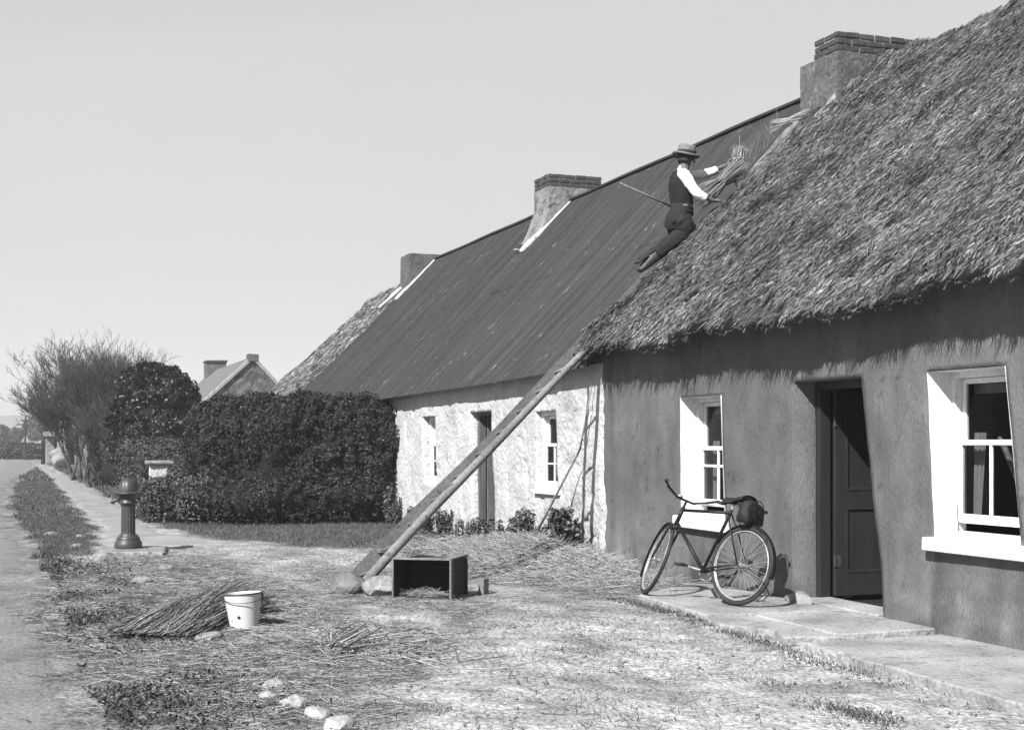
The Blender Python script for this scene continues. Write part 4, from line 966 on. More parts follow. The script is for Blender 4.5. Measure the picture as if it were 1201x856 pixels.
mb = MB(); mb.box(-.004, .012, -.006, .001, .01, CH).box(CW-.014, CW+.004, -.006, .001, .01, CH).box(0, CW, -.006, .001, CH-.014, CH+.003).xf(Mx).build('front_edge', M_wood, cr)
under(cr)
def local_straw(name, n, cx, cy, z, sx, sy, lo, hi, w0, lab, zj=.05, M=None, t=(.5,1.5)):
    a = rng.uniform(0, 6.28, n); P = np.stack([rng.normal(cx, sx, n), rng.normal(cy, sy, n), z+np.abs(rng.normal(0, zj, n))], 1)
    D = unit(np.stack([np.cos(a), np.sin(a), rng.normal(.15, .3, n)], 1)); L_ = rng.uniform(lo, hi, n); v, q = straws(P-D*(L_/2)[:, None], D, L_, rng.uniform(.5, 1.2, n)*w0)
    if M is not None:
        A = np.array(M); v = v @ A[:3, :3].T+A[:3, 3]
    v[:, 2] = np.maximum(v[:, 2], .012)
    return tag(np_mesh(name, v, q, M_straw, attr=np.repeat(rng.uniform(*t, n), 6)), lab, 'straw')
local_straw('straw_nest', 260, .30, .14, .03, .10, .06, .05, .2, .0022, 'wisp of straw lying inside the dark open crate', .02, Mx)
local_straw('straw_wisp', 170, .16, .2, CH+.01, .05, .06, .06, .18, .004, 'tangled clump of leaves and straw on top of the crate', .03, Mx, (.2,1.3))
for k, (a, b, r_, z, lab) in enumerate([(.25,.12,20,CH+.004,'thin dark wooden offcut lying flat on the crate top, under the pale one'), (.36,.15,-8,CH+.019,'thin pale wooden offcut lying across the dark one on the crate top')]):
    M2 = Mx @ Matrix.Translation((a, b, z)) @ Matrix.Rotation(R(r_), 4, 'Z'); o = MB().box(-.1, .11, -.03, .04, 0, .013).xf(M2).build('wood_offcut', M_wood_d if k == 0 else M_wood, bevel=.002); tag(o, lab, 'wood offcut', 'wood offcuts on the crate')
o = MB().box(-.03, .03, -.05, .05, 0, .15).xf(Matrix.Translation((2.32,-2.30,.0)) @ Matrix.Rotation(.7, 4, 'Z')).build('wooden_block', M_wood, bevel=.004); tag(o, 'small upright wooden block just behind the right end of the crate', 'block')
mb = MB(); mb.tube([Mx @ Vector((.45,.10,CH)), Mx @ Vector((.45,.10,CH+.06)), Mx @ Vector((.43,.2,CH+.075))], .003, 5); mb.build('bent_wire', M_iron); bpy.data.objects['bent_wire']['label'] = 'small bent wire sticking up from the crate top'; bpy.data.objects['bent_wire']['category'] = 'wire'

# ---------------- bucket ----------------
bk = empty('bucket', (4.08,-4.87,-.01), (R(2),R(-3),.4), label='white enamel bucket with chipped side and wire handle, standing in the straw', cat='bucket')
mb = MB(); mb.lathe([(0,.012),(.098,.012),(.100,0),(.106,0),(.108,.02),(.145,.285),(.151,.290),(.151,.298),(.143,.298),(.140,.285),(.104,.02),(0,.018)], 48); mb.build('pail', M_enamel, bk, smooth=True).modifiers.new('e', 'EDGE_SPLIT').split_angle = R(40)
mb = MB(); mb.tube([(.1485*math.cos(a), .1485*math.sin(a), .294) for a in np.linspace(0, 2*math.pi, 49)[:-1]], .0055, 8, closed=True); mb.build('rim', M_iron, bk, smooth=True)
for s_ in (-1, 1):
    MB().box(-.02, .02, -.006, .006, -.03, .022).xf(Matrix.Rotation(R(-28), 4, 'Z') @ Matrix.Translation((s_*.0, s_*.152, .268))).build('lug', M_iron, bk, bevel=.003)
mb = MB(); Rz = Matrix.Rotation(R(-28), 4, 'Z')
mb.tube([Rz @ Vector((.156*math.sin(a)*1.0, -.158*math.cos(a), .272-.045*math.sin(a))) for a in np.linspace(0, math.pi, 20)], .003, 6); mb.build('handle', M_iron, bk, smooth=True)
MB().lathe([(0,0),(.012,.001),(.008,.003),(0,.004)], 9, M=Matrix.Translation((.082,-.097,.12)) @ Matrix.Rotation(R(-50), 4, 'Z') @ Matrix.Rotation(R(98), 4, 'Y')).build('enamel_chip', M_black, bk)

# ---------------- water pump ----------------
pm = empty('water_pump', (-4.03,-5.12,.04), label='short fluted cast iron water pump with domed cap on the verge', cat='pump')
mb = MB(); mb.lathe([(0,0),(.175,0),(.18,.05),(.178,.10),(.165,.115),(.15,.13),(.155,.145),(.14,.17),(.118,.19),(.112,.205)], 40); mb.build('base', M_iron, pm, smooth=True)
prof = [(.098,.20)]+[(.093-.004*k/8, .21+.40*k/8) for k in range(9)]
mb = MB(); n = 96
for (r_, z) in prof:
    for k in range(n):
        a = 2*math.pi*k/n; rr = r_*(1-.09*abs(math.cos(a*8))**.6); mb.v.append((rr*math.cos(a), rr*math.sin(a), z))
for i in range(len(prof)-1):
    for k in range(n): mb.f.append((i*n+k, i*n+(k+1) % n, (i+1)*n+(k+1) % n, (i+1)*n+k))
mb.build('fluted_shaft', M_iron, pm, smooth=True)
mb = MB(); mb.lathe([(.10,.605),(.118,.61),(.122,.625),(.112,.64),(.098,.66),(.105,.70),(.14,.735),(.17,.735),(.19,.748),(.185,.762),(.135,.775)], 40); mb.build('collar', M_iron, pm, smooth=True)
mb = MB(); prof = [(.135,.775),(.133,.80),(.126,.84),(.112,.88),(.09,.915),(.06,.94),(.03,.952),(.012,.957)]
for (r_, z) in prof:
    for k in range(n):
        a = 2*math.pi*k/n; rr = r_*(1-.05*abs(math.cos(a*10))**.5); mb.v.append((rr*math.cos(a), rr*math.sin(a), z))
for i in range(len(prof)-1):
    for k in range(n): mb.f.append((i*n+k, i*n+(k+1) % n, (i+1)*n+(k+1) % n, (i+1)*n+k))
mb.build('domed_cap', M_iron, pm, smooth=True)
mb = MB(); mb.lathe([(.013,.95),(.02,.962),(.012,.975),(.018,.99),(.010,1.005),(0,1.01)], 14); mb.build('finial', M_iron, pm, smooth=True)
mb = MB(); d = Vector((-.25,-.97,0)); mb.tube([d*.09+Vector((0,0,.655)), d*.16+Vector((0,0,.66)), d*.20+Vector((0,0,.64)), d*.205+Vector((0,0,.61))], [.03,.026,.026,.028], 10); mb.build('spout', M_iron, pm, smooth=True)
sl = MB(); slab(sl, [(-4.6,-5.45),(-3.55,-5.5),(-3.2,-4.75),(-4.3,-4.6)], -.02, .06, .03); o = sl.build('drain_slab', M_stone); tag(o, 'flat pale stone slab set in the ground under the pump', 'slab')

# ---------------- garden plants along the whitewashed wall ----------------
def plant(loc, h_, n, lab, spread=.14, lw=.035, kind='stalk'):
    e = empty('garden_plant', loc, label=lab, cat='plant', group='plants along the whitewashed wall')
    stems = MB(); P = []; Nn = []
    for s_ in range(n):
        a = random.uniform(0, 6.28); r_ = random.uniform(0, spread); b = Vector((math.cos(a)*r_*.8, math.sin(a)*r_*.35, 0)); hh = h_*random.uniform(.55, 1.05)
        tp_ = b+Vector((math.cos(a)*.10*random.random(), math.sin(a)*.05, hh)); stems.tube([b, (b+tp_)/2+Vector((.01,0,0)), tp_], [.006,.005,.003], 5)
        for k in range(int(60*hh/.4)):
            t = random.uniform(.12, 1.03); c = b.lerp(tp_, t); aa = random.uniform(0, 6.28); rr = random.uniform(.01, .06)
            P.append((c.x+math.cos(aa)*rr, c.y+math.sin(aa)*rr, c.z+random.uniform(-.01, .03))); Nn.append((math.cos(aa), math.sin(aa), .8))
    k = len(P); v, q = leaves(np.array(P), np.array(Nn)+rng.normal(0, .4, (k, 3)), rng.uniform(.5, 1.2, k)*lw)
    np_mesh('leaves', v, q, M_plant, e, attr=np.repeat(rng.uniform(.4, 1.6, k), 4)); stems.build('stem', M_plant, e); 
    return e
PL = [(-8.9,.62,16,'leafy plant at the corner between hedge and whitewashed wall',.22,.04), (-8.2,.42,14,'second plant from the hedge under the small window',.2,.03),
      (-7.1,.36,18,'bushy plant directly under the small left window',.28,.035), (-6.3,.40,18,'plant between the small left window and the doorway',.26,.035),
      (-5.5,.42,16,'plant just left of the dark doorway',.22,.03), (-3.55,.36,14,'plant just right of the dark doorway',.2,.03), (-2.7,.42,14,'plant left of the wider window, behind the ladder',.22,.03),
      (-2.0,.55,22,'dense dark plant under the wider window',.26,.04), (-.75,.62,30,'largest dark plant at the foot of the leaning stick',.32,.042), (-.35,.5,18,'plant at the join of white and grey walls',.2,.04), (-4.4,.3,12,'low plant growing on the doorway threshold',.25,.03)]
for (x, h_, n, lab, sp, lw_) in PL: plant((x, -.22-random.random()*.1, .0), h_, n, lab, sp, lw_)

# ---------------- bicycle ----------------
def bicycle():
    th = math.atan2(-.322, -.947)
    root = empty('bicycle', (4.44,-.74,.062), (R(13.5), 0, th), label='old black upright bicycle leaning against the grey wall below the window', cat='bicycle')
    RW = .345; WB = 1.10
    tyre_r = .018
    bb = Vector((.44,0,.27)); seat = Vector((.225,0,.80)); seattop = Vector((.21,0,.86)); rh = Vector((0,0,RW)); fh0 = Vector((WB,0,RW))
    ht = Vector((.80,0,.83)); hb = Vector((.865,0,.66))     # head tube
    ax = (ht-hb).normalized()
    S = Matrix.Translation(hb) @ Matrix.Rotation(R(-33), 4, ax) @ Matrix.Translation(-hb)     # steering toward the wall (right side)
    def wheel(M, nm):
        e = MB(); N = 56
        e.tube([(RW*0+(RW-.018)*math.cos(a), 0, (RW-.018)*math.sin(a)) for a in np.linspace(0, 2*math.pi, N+1)[:-1]], .019, 10, closed=True)
        tyre = e.xf(M).build('wheel', M_rubber, root, smooth=True)
        e = MB()
        for dy in (-.011, .011): e.tube([((RW-.044)*math.cos(a), dy, (RW-.044)*math.sin(a)) for a in np.linspace(0, 2*math.pi, N+1)[:-1]], .0065, 6, closed=True)
        e.tube([((RW-.050)*math.cos(a), 0, (RW-.050)*math.sin(a)) for a in np.linspace(0, 2*math.pi, N+1)[:-1]], .007, 6, closed=True)
        e.xf(M).build('rim', M_rim, tyre, smooth=True)
        e = MB()
        for k in range(32):
            a = 2*math.pi*k/32; o = .9*(1 if (k//2) % 2 else -1); s_ = 1 if k % 2 else -1
            e.tube([(.022*math.cos(a+o), s_*.03, .022*math.sin(a+o)), ((RW-.05)*math.cos(a), 0, (RW-.05)*math.sin(a))], .0015, 4, cap=False)
        e.xf(M).build('spoke', M_rim, tyre)
        e = MB(); e.tube([(0,-.055,0),(0,-.034,0),(0,-.032,0),(0,-.012,0),(0,.012,0),(0,.032,0),(0,.034,0),(0,.055,0)], [.006,.008,.024,.014,.014,.024,.008,.006], 12)
        e.xf(M).build('hub', M_rim, tyre, smooth=True)
    wheel(Matrix.Translation(rh), 'r'); wheel(S @ Matrix.Translation(fh0), 'f')
    f = MB(); r_ = .0145
    f.tube([hb, ht], .019, 12).tube([ht-ax*.03, seat], r_, 10).tube([hb+ax*.03, bb], r_+.002, 10).tube([bb, seat, seat+Vector((-.008,0,.03))], r_, 10)
    f.tube([bb+Vector((0,-.035,0)), bb+Vector((0,.035,0))], .022, 12)
    for s_ in (-1, 1):
        f.tube([bb+Vector((0,s_*.03,0)), Vector((.3,s_*.045,.30)), rh+Vector((0,s_*.06,0))], [.011,.010,.008], 8)
        f.tube([seat+Vector((0,s_*.018,-.01)), Vector((.17,s_*.045,.68)), rh+Vector((0,s_*.06,0))], [.008,.008,.007], 8)
    f.build('frame', M_black, root, smooth=True)
    fk = MB(); fk.tube([hb-ax*.01, hb-ax*.035], .026, 10)
    for s_ in (-1, 1):
        fk.tube([hb-ax*.03+Vector((0,s_*.035,0)), hb-ax*.05+Vector((0,s_*.05,0)), Vector((.965,s_*.053,.50)), Vector((1.03,s_*.053,.40)), fh0+Vector((0,s_*.055,0))], [.012,.012,.011,.009,.008], 8)
    fk.tube([hb, ht+ax*.03], .012, 8); fk.xf(S).build('fork', M_black, root, smooth=True)
    # raised handlebar with swept grips
    hbm = MB(); top = ht+ax*.07
    hbm.tube([ht+ax*.02, top, top+Vector((.03,0,.0))], .012, 8)
    for s_ in (-1, 1):
        hbm.tube([top+Vector((.03,0,0)), top+Vector((.05,s_*.08,.005)), top+Vector((.03,s_*.18,.05)), top+Vector((-.04,s_*.255,.085)), top+Vector((-.17,s_*.275,.06))], .0115, 8)
    hh = hbm.xf(S).build('handlebar', M_black, root, smooth=True)
    for s_ in (-1, 1):
        MB().tube([top+Vector((-.06,s_*.26,.083)), top+Vector((-.19,s_*.278,.056))], [.016,.018], 10).xf(S).build('grip', M_rubber, hh, smooth=True)
    br = MB()
    for s_ in (-1, 1): br.tube([top+Vector((.03,s_*.1,.0)), top+Vector((.03,s_*.17,.03)), top+Vector((-.04,s_*.235,.045)), top+Vector((-.12,s_*.245,.035))], .005, 6)
    br.tube([top+Vector((.035,0,0)), hb-ax*.02+Vector((.03,0,0)), Vector((.93,0,.70))], .005, 6); br.xf(S).build('brake_rod', M_rim, hh, smooth=True)
    # mudguards
    def guard(c, a0, a1, R_, M, name):
        mb = MB(); n = 30
        def fn(u, v):
            a = a0+(a1-a0)*u; y = (v-.5)*.062; rr = R_-abs(v-.5)**2*.06
            return (c[0]+rr*math.cos(a), y, c[2]+rr*math.sin(a))
        mb.grid(fn, [k/n for k in range(n+1)], [k/6 for k in range(7)]); g_ = mb.xf(M).build('mudguard', M_black, root, smooth=True)
        s_ = g_.modifiers.new('s', 'SOLIDIFY'); s_.thickness = .002
        st = MB()
        for a in (a0+.15, a0+(a1-a0)*.35) if name == 'r' else (a1-.2,):
            for sd in (-1, 1): st.tube([(c[0], sd*.058, c[2]), (c[0]+(R_)*math.cos(a), sd*.031, c[2]+(R_)*math.sin(a))], .0025, 5)
        st.xf(M).build('stay', M_black, g_)
    I = Matrix.Identity(4)
    guard(rh, R(195), R(28), RW+.022, I, 'r'); guard(fh0, R(-25), R(128), RW+.022, S, 'f')
    MB().box(-.024, .024, -.033, .033, -.07, .07, S @ Matrix.Translation(fh0) @ Matrix.Rotation(R(20), 4, 'Y') @ Matrix.Translation((RW+.028,0,0)) ).build('front_flap', M_leather, root) if False else None
    # chain side (right = -y)
    c = MB(); c.lathe([(.088,-.003),(.092,0),(.088,.003),(.080,.002),(.080,-.002),(.088,-.003)], 44, M=Matrix.Translation(bb+Vector((0,-.05,0))) @ Matrix.Rotation(R(90), 4, 'X'))
    for k in range(5): a = k*1.2566; c.tube([bb+Vector((0,-.05,0)), bb+Vector((.084*math.cos(a),-.05,.084*math.sin(a)))], .005, 5)
    c.build('chainring', M_rim, root)
    c = MB(); P = [Vector((.09*math.cos(a), -.05, .09*math.sin(a)))+bb for a in np.linspace(-1.6, 1.6, 12)]+[Vector((.035*math.cos(a), -.05, .035*math.sin(a)))+rh for a in np.linspace(1.5, 4.7, 8)]
    c.tube(P, .0045, 5, closed=True); c.build('chain', M_rubber, root)
    ck = MB(); ang = R(8); d = Vector((math.cos(ang), 0, math.sin(ang)))*.168
    ck.tube([bb+Vector((0,.05,0)), bb+d+Vector((0,.062,0))], .0085, 8).tube([bb-Vector((0,.055,0)), bb-d-Vector((0,.066,0))], .0085, 8).tube([bb+Vector((0,.055,0)), bb-Vector((0,.06,0))], .009, 8)
    ck = ck.build('crank', M_rim, root, smooth=True)
    for q, s_ in ((bb+d, 1), (bb-d, -1)):
        p = MB(); p.tube([q+Vector((0,s_*.06,0)), q+Vector((0,s_*.16,0))], .006, 6).box(-.045, .045, -.008, .008, -.011, .011, Matrix.Translation(q+Vector((0,s_*.078,0)))).box(-.045, .045, -.008, .008, -.011, .011, Matrix.Translation(q+Vector((0,s_*.155,0))))
        p.box(-.045, -.022, -.03, .03, -.013, .013, Matrix.Translation(q+Vector((0,s_*.117,0)))).box(.022, .045, -.03, .03, -.013, .013, Matrix.Translation(q+Vector((0,s_*.117,0))))
        p.build('pedal', M_rubber, ck, bevel=.002)
    # saddle with springs
    sp = Vector((.19,0,.88)); MB().tube([seat, sp+Vector((.01,0,.0))], .0115, 8).build('seat_post', M_rim, root)
    sd = MB()
    def sf(u, v):
        x = .15-.31*u; wd = .018+.088*(1/(1+math.exp(-(u-.55)*11))); a = (v-.5)*math.pi
        return (sp.x+x-.01, wd*math.sin(a), sp.z+.055+.02*u+(-.045+.045*math.cos(a))*(1.1)-.012*math.sin(u*math.pi)-.02*max(0,.1-u)*8)
    sd.grid(sf, [k/18 for k in range(19)], [k/12 for k in range(13)]); s_ = sd.build('saddle', M_leather, root, smooth=True); m_ = s_.modifiers.new('s', 'SOLIDIFY'); m_.thickness = .006
    spg = MB()
    for y in (-.06, .06):
        spg.tube([(sp.x-.11+.022*math.cos(t_), y+.022*math.sin(t_), sp.z-.03+.075*t_/(6.28*4)) for t_ in np.linspace(0, 6.28*4, 50)], .003, 5)
        spg.tube([(sp.x-.11,y,sp.z-.03),(sp.x,y*.4,sp.z-.01),(sp.x+.12,0,sp.z+.03)], .0035, 5)
    spg.build('spring', M_iron, s_)
    # round leather saddle bag
    bg_ = MB()
    def bf(u, v):
        a = u*2*math.pi; t = (v-.5)*2; k = (1-abs(t)**6)**.4 if abs(t) < 1 else 0
        ra, rb_ = .066, .10; q_ = (abs(math.cos(a))**4+abs(math.sin(a))**4)**-.25; sg_ = .012*math.sin(a*3+t*4); return (sp.x-.20+(ra*q_+sg_)*math.cos(a)*k, t*.13, sp.z-.075+(rb_*q_+sg_)*math.sin(a)*k-.02*t*t)
    bg_.grid(bf, [k/24 for k in range(25)], [k/14 for k in range(15)]); bb_ = bg_.build('saddle_bag', M_leather, root, smooth=True)
    st = MB()
    for y in (-.07, .07): st.tube([(sp.x-.20+.088*math.cos(a), y, sp.z-.075+.122*math.sin(a)) for a in np.linspace(.3, 5.6, 24)], .0045, 5).box(sp.x-.315, sp.x-.288, y-.012, y+.012, sp.z-.06, sp.z-.035)
    st.build('strap', M_black, bb_)
    # rear carrier
    # bell and lamp bracket
    b2 = MB(); b2.lathe([(.026,0),(.026,.008),(.02,.018),(.008,.024),(0,.025)], 16, M=Matrix.Translation(top+Vector((.045,.06,.015)))); b2.xf(S).build('bell', M_rim, hh, smooth=True)
    return root
bicycle()

# ---------------- thatcher ----------------
def skin(name, J, E, m, parent, rootj=0, sub=2, smooth=True):
    me = bpy.data.meshes.new(name); me.from_pydata([j[0] for j in J], E, []); me.materials.append(m)
    o = bpy.data.objects.new(name, me); COL.objects.link(o); o.parent = parent
    s = o.modifiers.new('skin', 'SKIN'); s.use_smooth_shade = True
    sv = me.skin_vertices[0].data
    for i, j in enumerate(J):
        r_ = j[1]; sv[i].radius = r_ if isinstance(r_, tuple) else (r_, r_)
        sv[i].use_root = (i == rootj)
    u = o.modifiers.new('sub', 'SUBSURF'); u.levels = sub; u.render_levels = sub
    return o
pe = empty('person', (-.27,1.15,3.9), label='man in felt hat, white shirt sleeves and dark waistcoat kneeling on the roof edge', cat='person')
pelv = (-.27,1.12,4.20); waist = (-.27,1.17,4.36); chest = (-.27,1.15,4.62); neckb = (-.26,1.16,4.79); neck = (-.25,1.19,4.85); headc = (-.25,1.215,4.93); headt = (-.25,1.21,5.02)
shR = (-.10,1.10,4.72); elR = (.02,1.22,4.46); wrR = (.03,1.42,4.40); shL = (-.43,1.26,4.76); elL = (-.39,1.53,4.80); wrL = (-.29,1.78,4.91)
hipR = (-.17,1.10,4.18); knR = (-.17,1.15,4.00); anR = (-.24,.79,3.74); hipL = (-.37,1.10,4.18); knL = (-.44,1.18,3.98); anL = (-.50,.96,3.84)
toeR = (-.24,.59,3.59); toeL = (-.52,.78,3.70)
J = [(pelv,(.10,.08)),(waist,(.09,.07)),(chest,(.10,.08)),(neckb,(.055,.05)),(neck,.058),(headc,(.072,.085)),(headt,(.066,.078)),
     (shR,.05),(elR,.038),(wrR,.027),(shL,.05),(elL,.038),(wrL,.027),(hipR,.07),(knR,.048),(anR,.035),(hipL,.07),(knL,.048),(anL,.035),(toeR,.03),(toeL,.03)]
Ed = [(0,1),(1,2),(2,3),(3,4),(4,5),(5,6),(3,7),(7,8),(8,9),(3,10),(10,11),(11,12),(0,13),(13,14),(14,15),(0,16),(16,17),(17,18),(15,19),(18,20)]
# hands: palm and five fingers each, curled
def hand(J, Ed, wi, W, fwd, side, curl):
    W = Vector(W); fwd = Vector(fwd).normalized(); side = Vector(side); side = (side-fwd*side.dot(fwd)).normalized(); dn = Vector(curl).normalized()
    palm = W+fwd*.065; pi = len(J); J.append((tuple(palm), (.034,.017))); Ed.append((wi, pi))
    for k, (o, L_) in enumerate(((-.030,.062),(-.010,.072),(.010,.068),(.030,.054))):
        b = palm+fwd*.03+side*o; m1 = b+fwd*L_*.45+dn*.012; t = m1+(fwd*.35+dn*.9).normalized()*L_*.5
        i = len(J); J.extend([(tuple(b), .010), (tuple(m1), .0095), (tuple(t), .008)]); Ed.extend([(pi, i), (i, i+1), (i+1, i+2)])
    b = W+fwd*.03+side*-.032; t1 = b+(side*-.6+fwd*.8).normalized()*.035+dn*.01; t2 = t1+(fwd*.7+dn*.7).normalized()*.03
    i = len(J); J.extend([(tuple(b), .012), (tuple(t1), .011), (tuple(t2), .009)]); Ed.extend([(pi, i), (i, i+1), (i+1, i+2)])
hand(J, Ed, 9, wrR, (.05,.9,.0), (-1,0,0), (0,.2,-1)); hand(J, Ed, 12, wrL, (.1,.85,.25), (0,.3,-1), (.9,.3,0))
body = skin('body', J, Ed, M_skin, pe)
# face details: nose, ears, moustache on the head facing up the slope
fc = MB(); fd = Vector((.25,.95,-.12)).normalized(); hc = Vector(headc)
fc.tube([hc+fd*.082+Vector((0,0,.018)), hc+fd*.103+Vector((0,0,-.014)), hc+fd*.088+Vector((0,0,-.024))], [.009,.014,.010], 8)
sd_ = fd.cross(Vector((0,0,1))).normalized()
for s_ in (-1, 1): fc.tube([hc+sd_*s_*.076+Vector((0,-.01,.02)), hc+sd_*s_*.085+Vector((0,-.012,0)), hc+sd_*s_*.076+Vector((0,-.008,-.028))], [.010,.014,.008], 8)
fc.build('nose_and_ears', M_skin, pe, smooth=True)
ey = MB()
for s_ in (-1, 1): ey.lathe([(0,-.009),(.009,0),(0,.009)], 8, c=tuple(hc+fd*.078+sd_*s_*.030+Vector((0,0,.012))))
ey.tube([hc+fd*.086-sd_*.026+Vector((0,0,-.052)), hc+fd*.094+Vector((0,0,-.050)), hc+fd*.086+sd_*.026+Vector((0,0,-.052))], .005, 6)
ey.build('eyes_and_mouth', M_band, pe)
hr = MB(); hr.grid(lambda u, v: tuple(hc+Vector((0,-.012,0))+(-fd*math.cos((u-.5)*3.6)+sd_*math.sin((u-.5)*3.6))*(.088)+Vector((0,0,.06-.095*v))), [k/16 for k in range(17)], [k/5 for k in range(6)]); o = hr.build('hair', M_band, pe, smooth=True); o.modifiers.new('s', 'SOLIDIFY').thickness = .01
# clothes
def loft(mb, secs, n=20, cap=True, fold=0., seed=1):
    """secs: (centre, rx, ry, axis) elliptical rings; axis is the limb direction"""
    b = len(mb.v)
    P = []
    for i in range(len(secs)-1):
        for k in range(4):
            t = k/4; P.append([Vector(secs[i][0]).lerp(Vector(secs[i+1][0]), t), secs[i][1]*(1-t)+secs[i+1][1]*t, secs[i][2]*(1-t)+secs[i+1][2]*t])
    P.append([Vector(secs[-1][0]), secs[-1][1], secs[-1][2]]); m = len(P)
    # soften the polyline
    for _ in range(2):
        Q_ = [p[0].copy() for p in P]
        for i in range(1, m-1): P[i][0] = Q_[i]*.5+(Q_[i-1]+Q_[i+1])*.25
    for i, (c, rx, ry) in enumerate(P):
        t = (P[min(i+1, m-1)][0]-P[max(i-1, 0)][0]).normalized(); X_ = Vector((1,0,0)); X_ = (X_-t*X_.dot(t)).normalized(); Y_ = t.cross(X_)
        for k in range(n):
            a = 2*math.pi*k/n; f = 1+fold*(float(fbm(np.array(i*.9+k*.25), np.array(k*.7+seed), seed))-.5)*2
            mb.v.append(tuple(c+X_*math.cos(a)*rx*f+Y_*math.sin(a)*ry*f))
    for i in range(m-1):
        for k in range(n): mb.f.append((b+i*n+k, b+i*n+(k+1) % n, b+(i+1)*n+(k+1) % n, b+(i+1)*n+k))
    if cap: mb.f.append(tuple(b+k for k in range(n))[::-1]); mb.f.append(tuple(b+(m-1)*n+k for k in range(n)))
def sec(p, r, r2=None): return (p, r, r2 or r)
sm_ = MB()
loft(sm_, [sec((-.15,1.10,4.74), .065), sec(shR, .073), sec((-.04,1.15,4.60), .066), sec((.02,1.205,4.48), .062), sec((.028,1.27,4.44), .058), sec((.03,1.33,4.42), .055)], fold=.22, seed=3)
loft(sm_, [sec((-.36,1.22,4.76), .065), sec(shL, .072), sec((-.41,1.40,4.78), .062), sec(elL, .058), sec((-.35,1.64,4.84), .055), sec((-.34,1.68,4.86), .05)], fold=.22, seed=5)
loft(sm_, [sec((-.26,1.16,4.72), .11, .075), sec((-.26,1.165,4.79), .085, .07), sec((-.255,1.18,4.84), .062, .062)], fold=.03)
loft(sm_, [sec((-.26,1.20,4.60), .09, .10), sec((-.26,1.195,4.75), .085, .085)], fold=.03)
sm_.build('shirt', M_shirt, pe, smooth=True)
vm = MB()
loft(vm, [sec((-.27,1.155,4.26), .178, .145), sec((-.27,1.165,4.36), .158, .125), sec((-.27,1.15,4.50), .175, .132), sec((-.27,1.14,4.64), .185, .135), sec((-.27,1.13,4.73), .165, .11), sec((-.27,1.13,4.785), .11, .075)], n=28, fold=.10, seed=9)
vm.build('waistcoat', M_vest, pe, smooth=True)
tm = MB()
loft(tm, [sec((-.27,1.10,4.06), .12, .12), sec((-.27,1.10,4.16), .185, .155), sec((-.27,1.13,4.28), .172, .14), sec((-.27,1.16,4.37), .155, .12)], n=24, fold=.12, seed=13)
loft(tm, [sec((-.175,1.06,4.22), .11), sec(hipR, .13), sec((-.15,1.16,4.07), .118), sec(knR, .108), sec((-.19,1.04,3.95), .098), sec((-.215,.92,3.85), .092), sec(anR, .08)], fold=.26, seed=17)
loft(tm, [sec((-.365,1.08,4.22), .10), sec(hipL, .115), sec((-.41,1.16,4.05), .10), sec(knL, .10), sec((-.45,1.08,3.93), .095), sec((-.455,.99,3.87), .088), sec(anL, .078)], fold=.26, seed=19)
tm.build('trousers', M_trous, pe, smooth=True)
bl = MB(); loft(bl, [sec((-.27,1.158,4.335), .166, .131), sec((-.27,1.16,4.36), .163, .129)], n=28); bl.build('belt', M_wood, pe, smooth=True)
for an, to in ((anR, toeR), (anL, toeL)):
    a = Vector(an); t = Vector(to); d = (t-a).normalized(); dn = Vector((0,-.3,-.95))
    bm_ = MB(); loft(bm_, [sec(tuple(a-d*.03+Vector((0,.06,.045))), .06), sec(tuple(a+Vector((0,.0,.0))), .072), sec(tuple(a+d*.06+dn*.01), .07, .075), sec(tuple(a+d*.13+dn*.03), .064, .058), sec(tuple(a+d*.21+dn*.04), .062, .045), sec(tuple(a+d*.26+dn*.04), .055, .038)], fold=.08, seed=31)
    bo = bm_.build('boot', M_boot, pe, smooth=True)
    so = MB(); q = (t-a).cross(Vector((1,0,0))).normalized(); 
    if q.y > 0: q = -q
    for e0, e1, w_ in ((-.02,.08,.055), (.10,.27,.062)):
        c = a+d*(e0+e1)/2+q*.066; M_ = Matrix((Vector((1,0,0)), d, q)).transposed().to_4x4(); so.box(-w_, w_, -(e1-e0)/2, (e1-e0)/2, -.014, .014, Matrix.Translation(c) @ M_)
    so.build('sole', M_wood_d, bo, bevel=.008)
# hat
hm = Matrix.Translation(Vector(headt)+Vector((0,.0,-.03))) @ Matrix.Rotation(R(-7), 4, 'X')
mb = MB(); n = 40
pr_ = [(.155,-.018),(.168,-.006),(.164,.004),(.135,-.002),(.112,.004),(.111,.02),(.108,.06),(.104,.10),(.092,.122),(.055,.125),(.02,.108),(0.001,.104)]
for (r_, z) in pr_:
    for k in range(n):
        a = 2*math.pi*k/n; ex = 1.08; dip = -.012*math.cos(2*a)*(1 if r_ > .12 else 0)
        zz = z+dip-(.012*math.cos(a)**8 if z > .09 else 0); mb.v.append(tuple(hm @ Vector((r_*math.cos(a)*.92, r_*math.sin(a)*ex, zz))))
for i in range(len(pr_)-1):
    for k in range(n): mb.f.append((i*n+k, i*n+(k+1) % n, (i+1)*n+(k+1) % n, (i+1)*n+k))
hat = mb.build('hat', M_hat, pe, smooth=True)
mb = MB(); 
for z in (.008, .022, .036, .044):
    for k in range(n):
        a = 2*math.pi*k/n; mb.v.append(tuple(hm @ Vector((.1145*math.cos(a)*.92, .1145*math.sin(a)*1.08, z))))
for i in range(3):
    for k in range(n): mb.f.append((i*n+k, i*n+(k+1) % n, (i+1)*n+(k+1) % n, (i+1)*n+k))
mb.build('hat_band', M_band, hat, smooth=True)
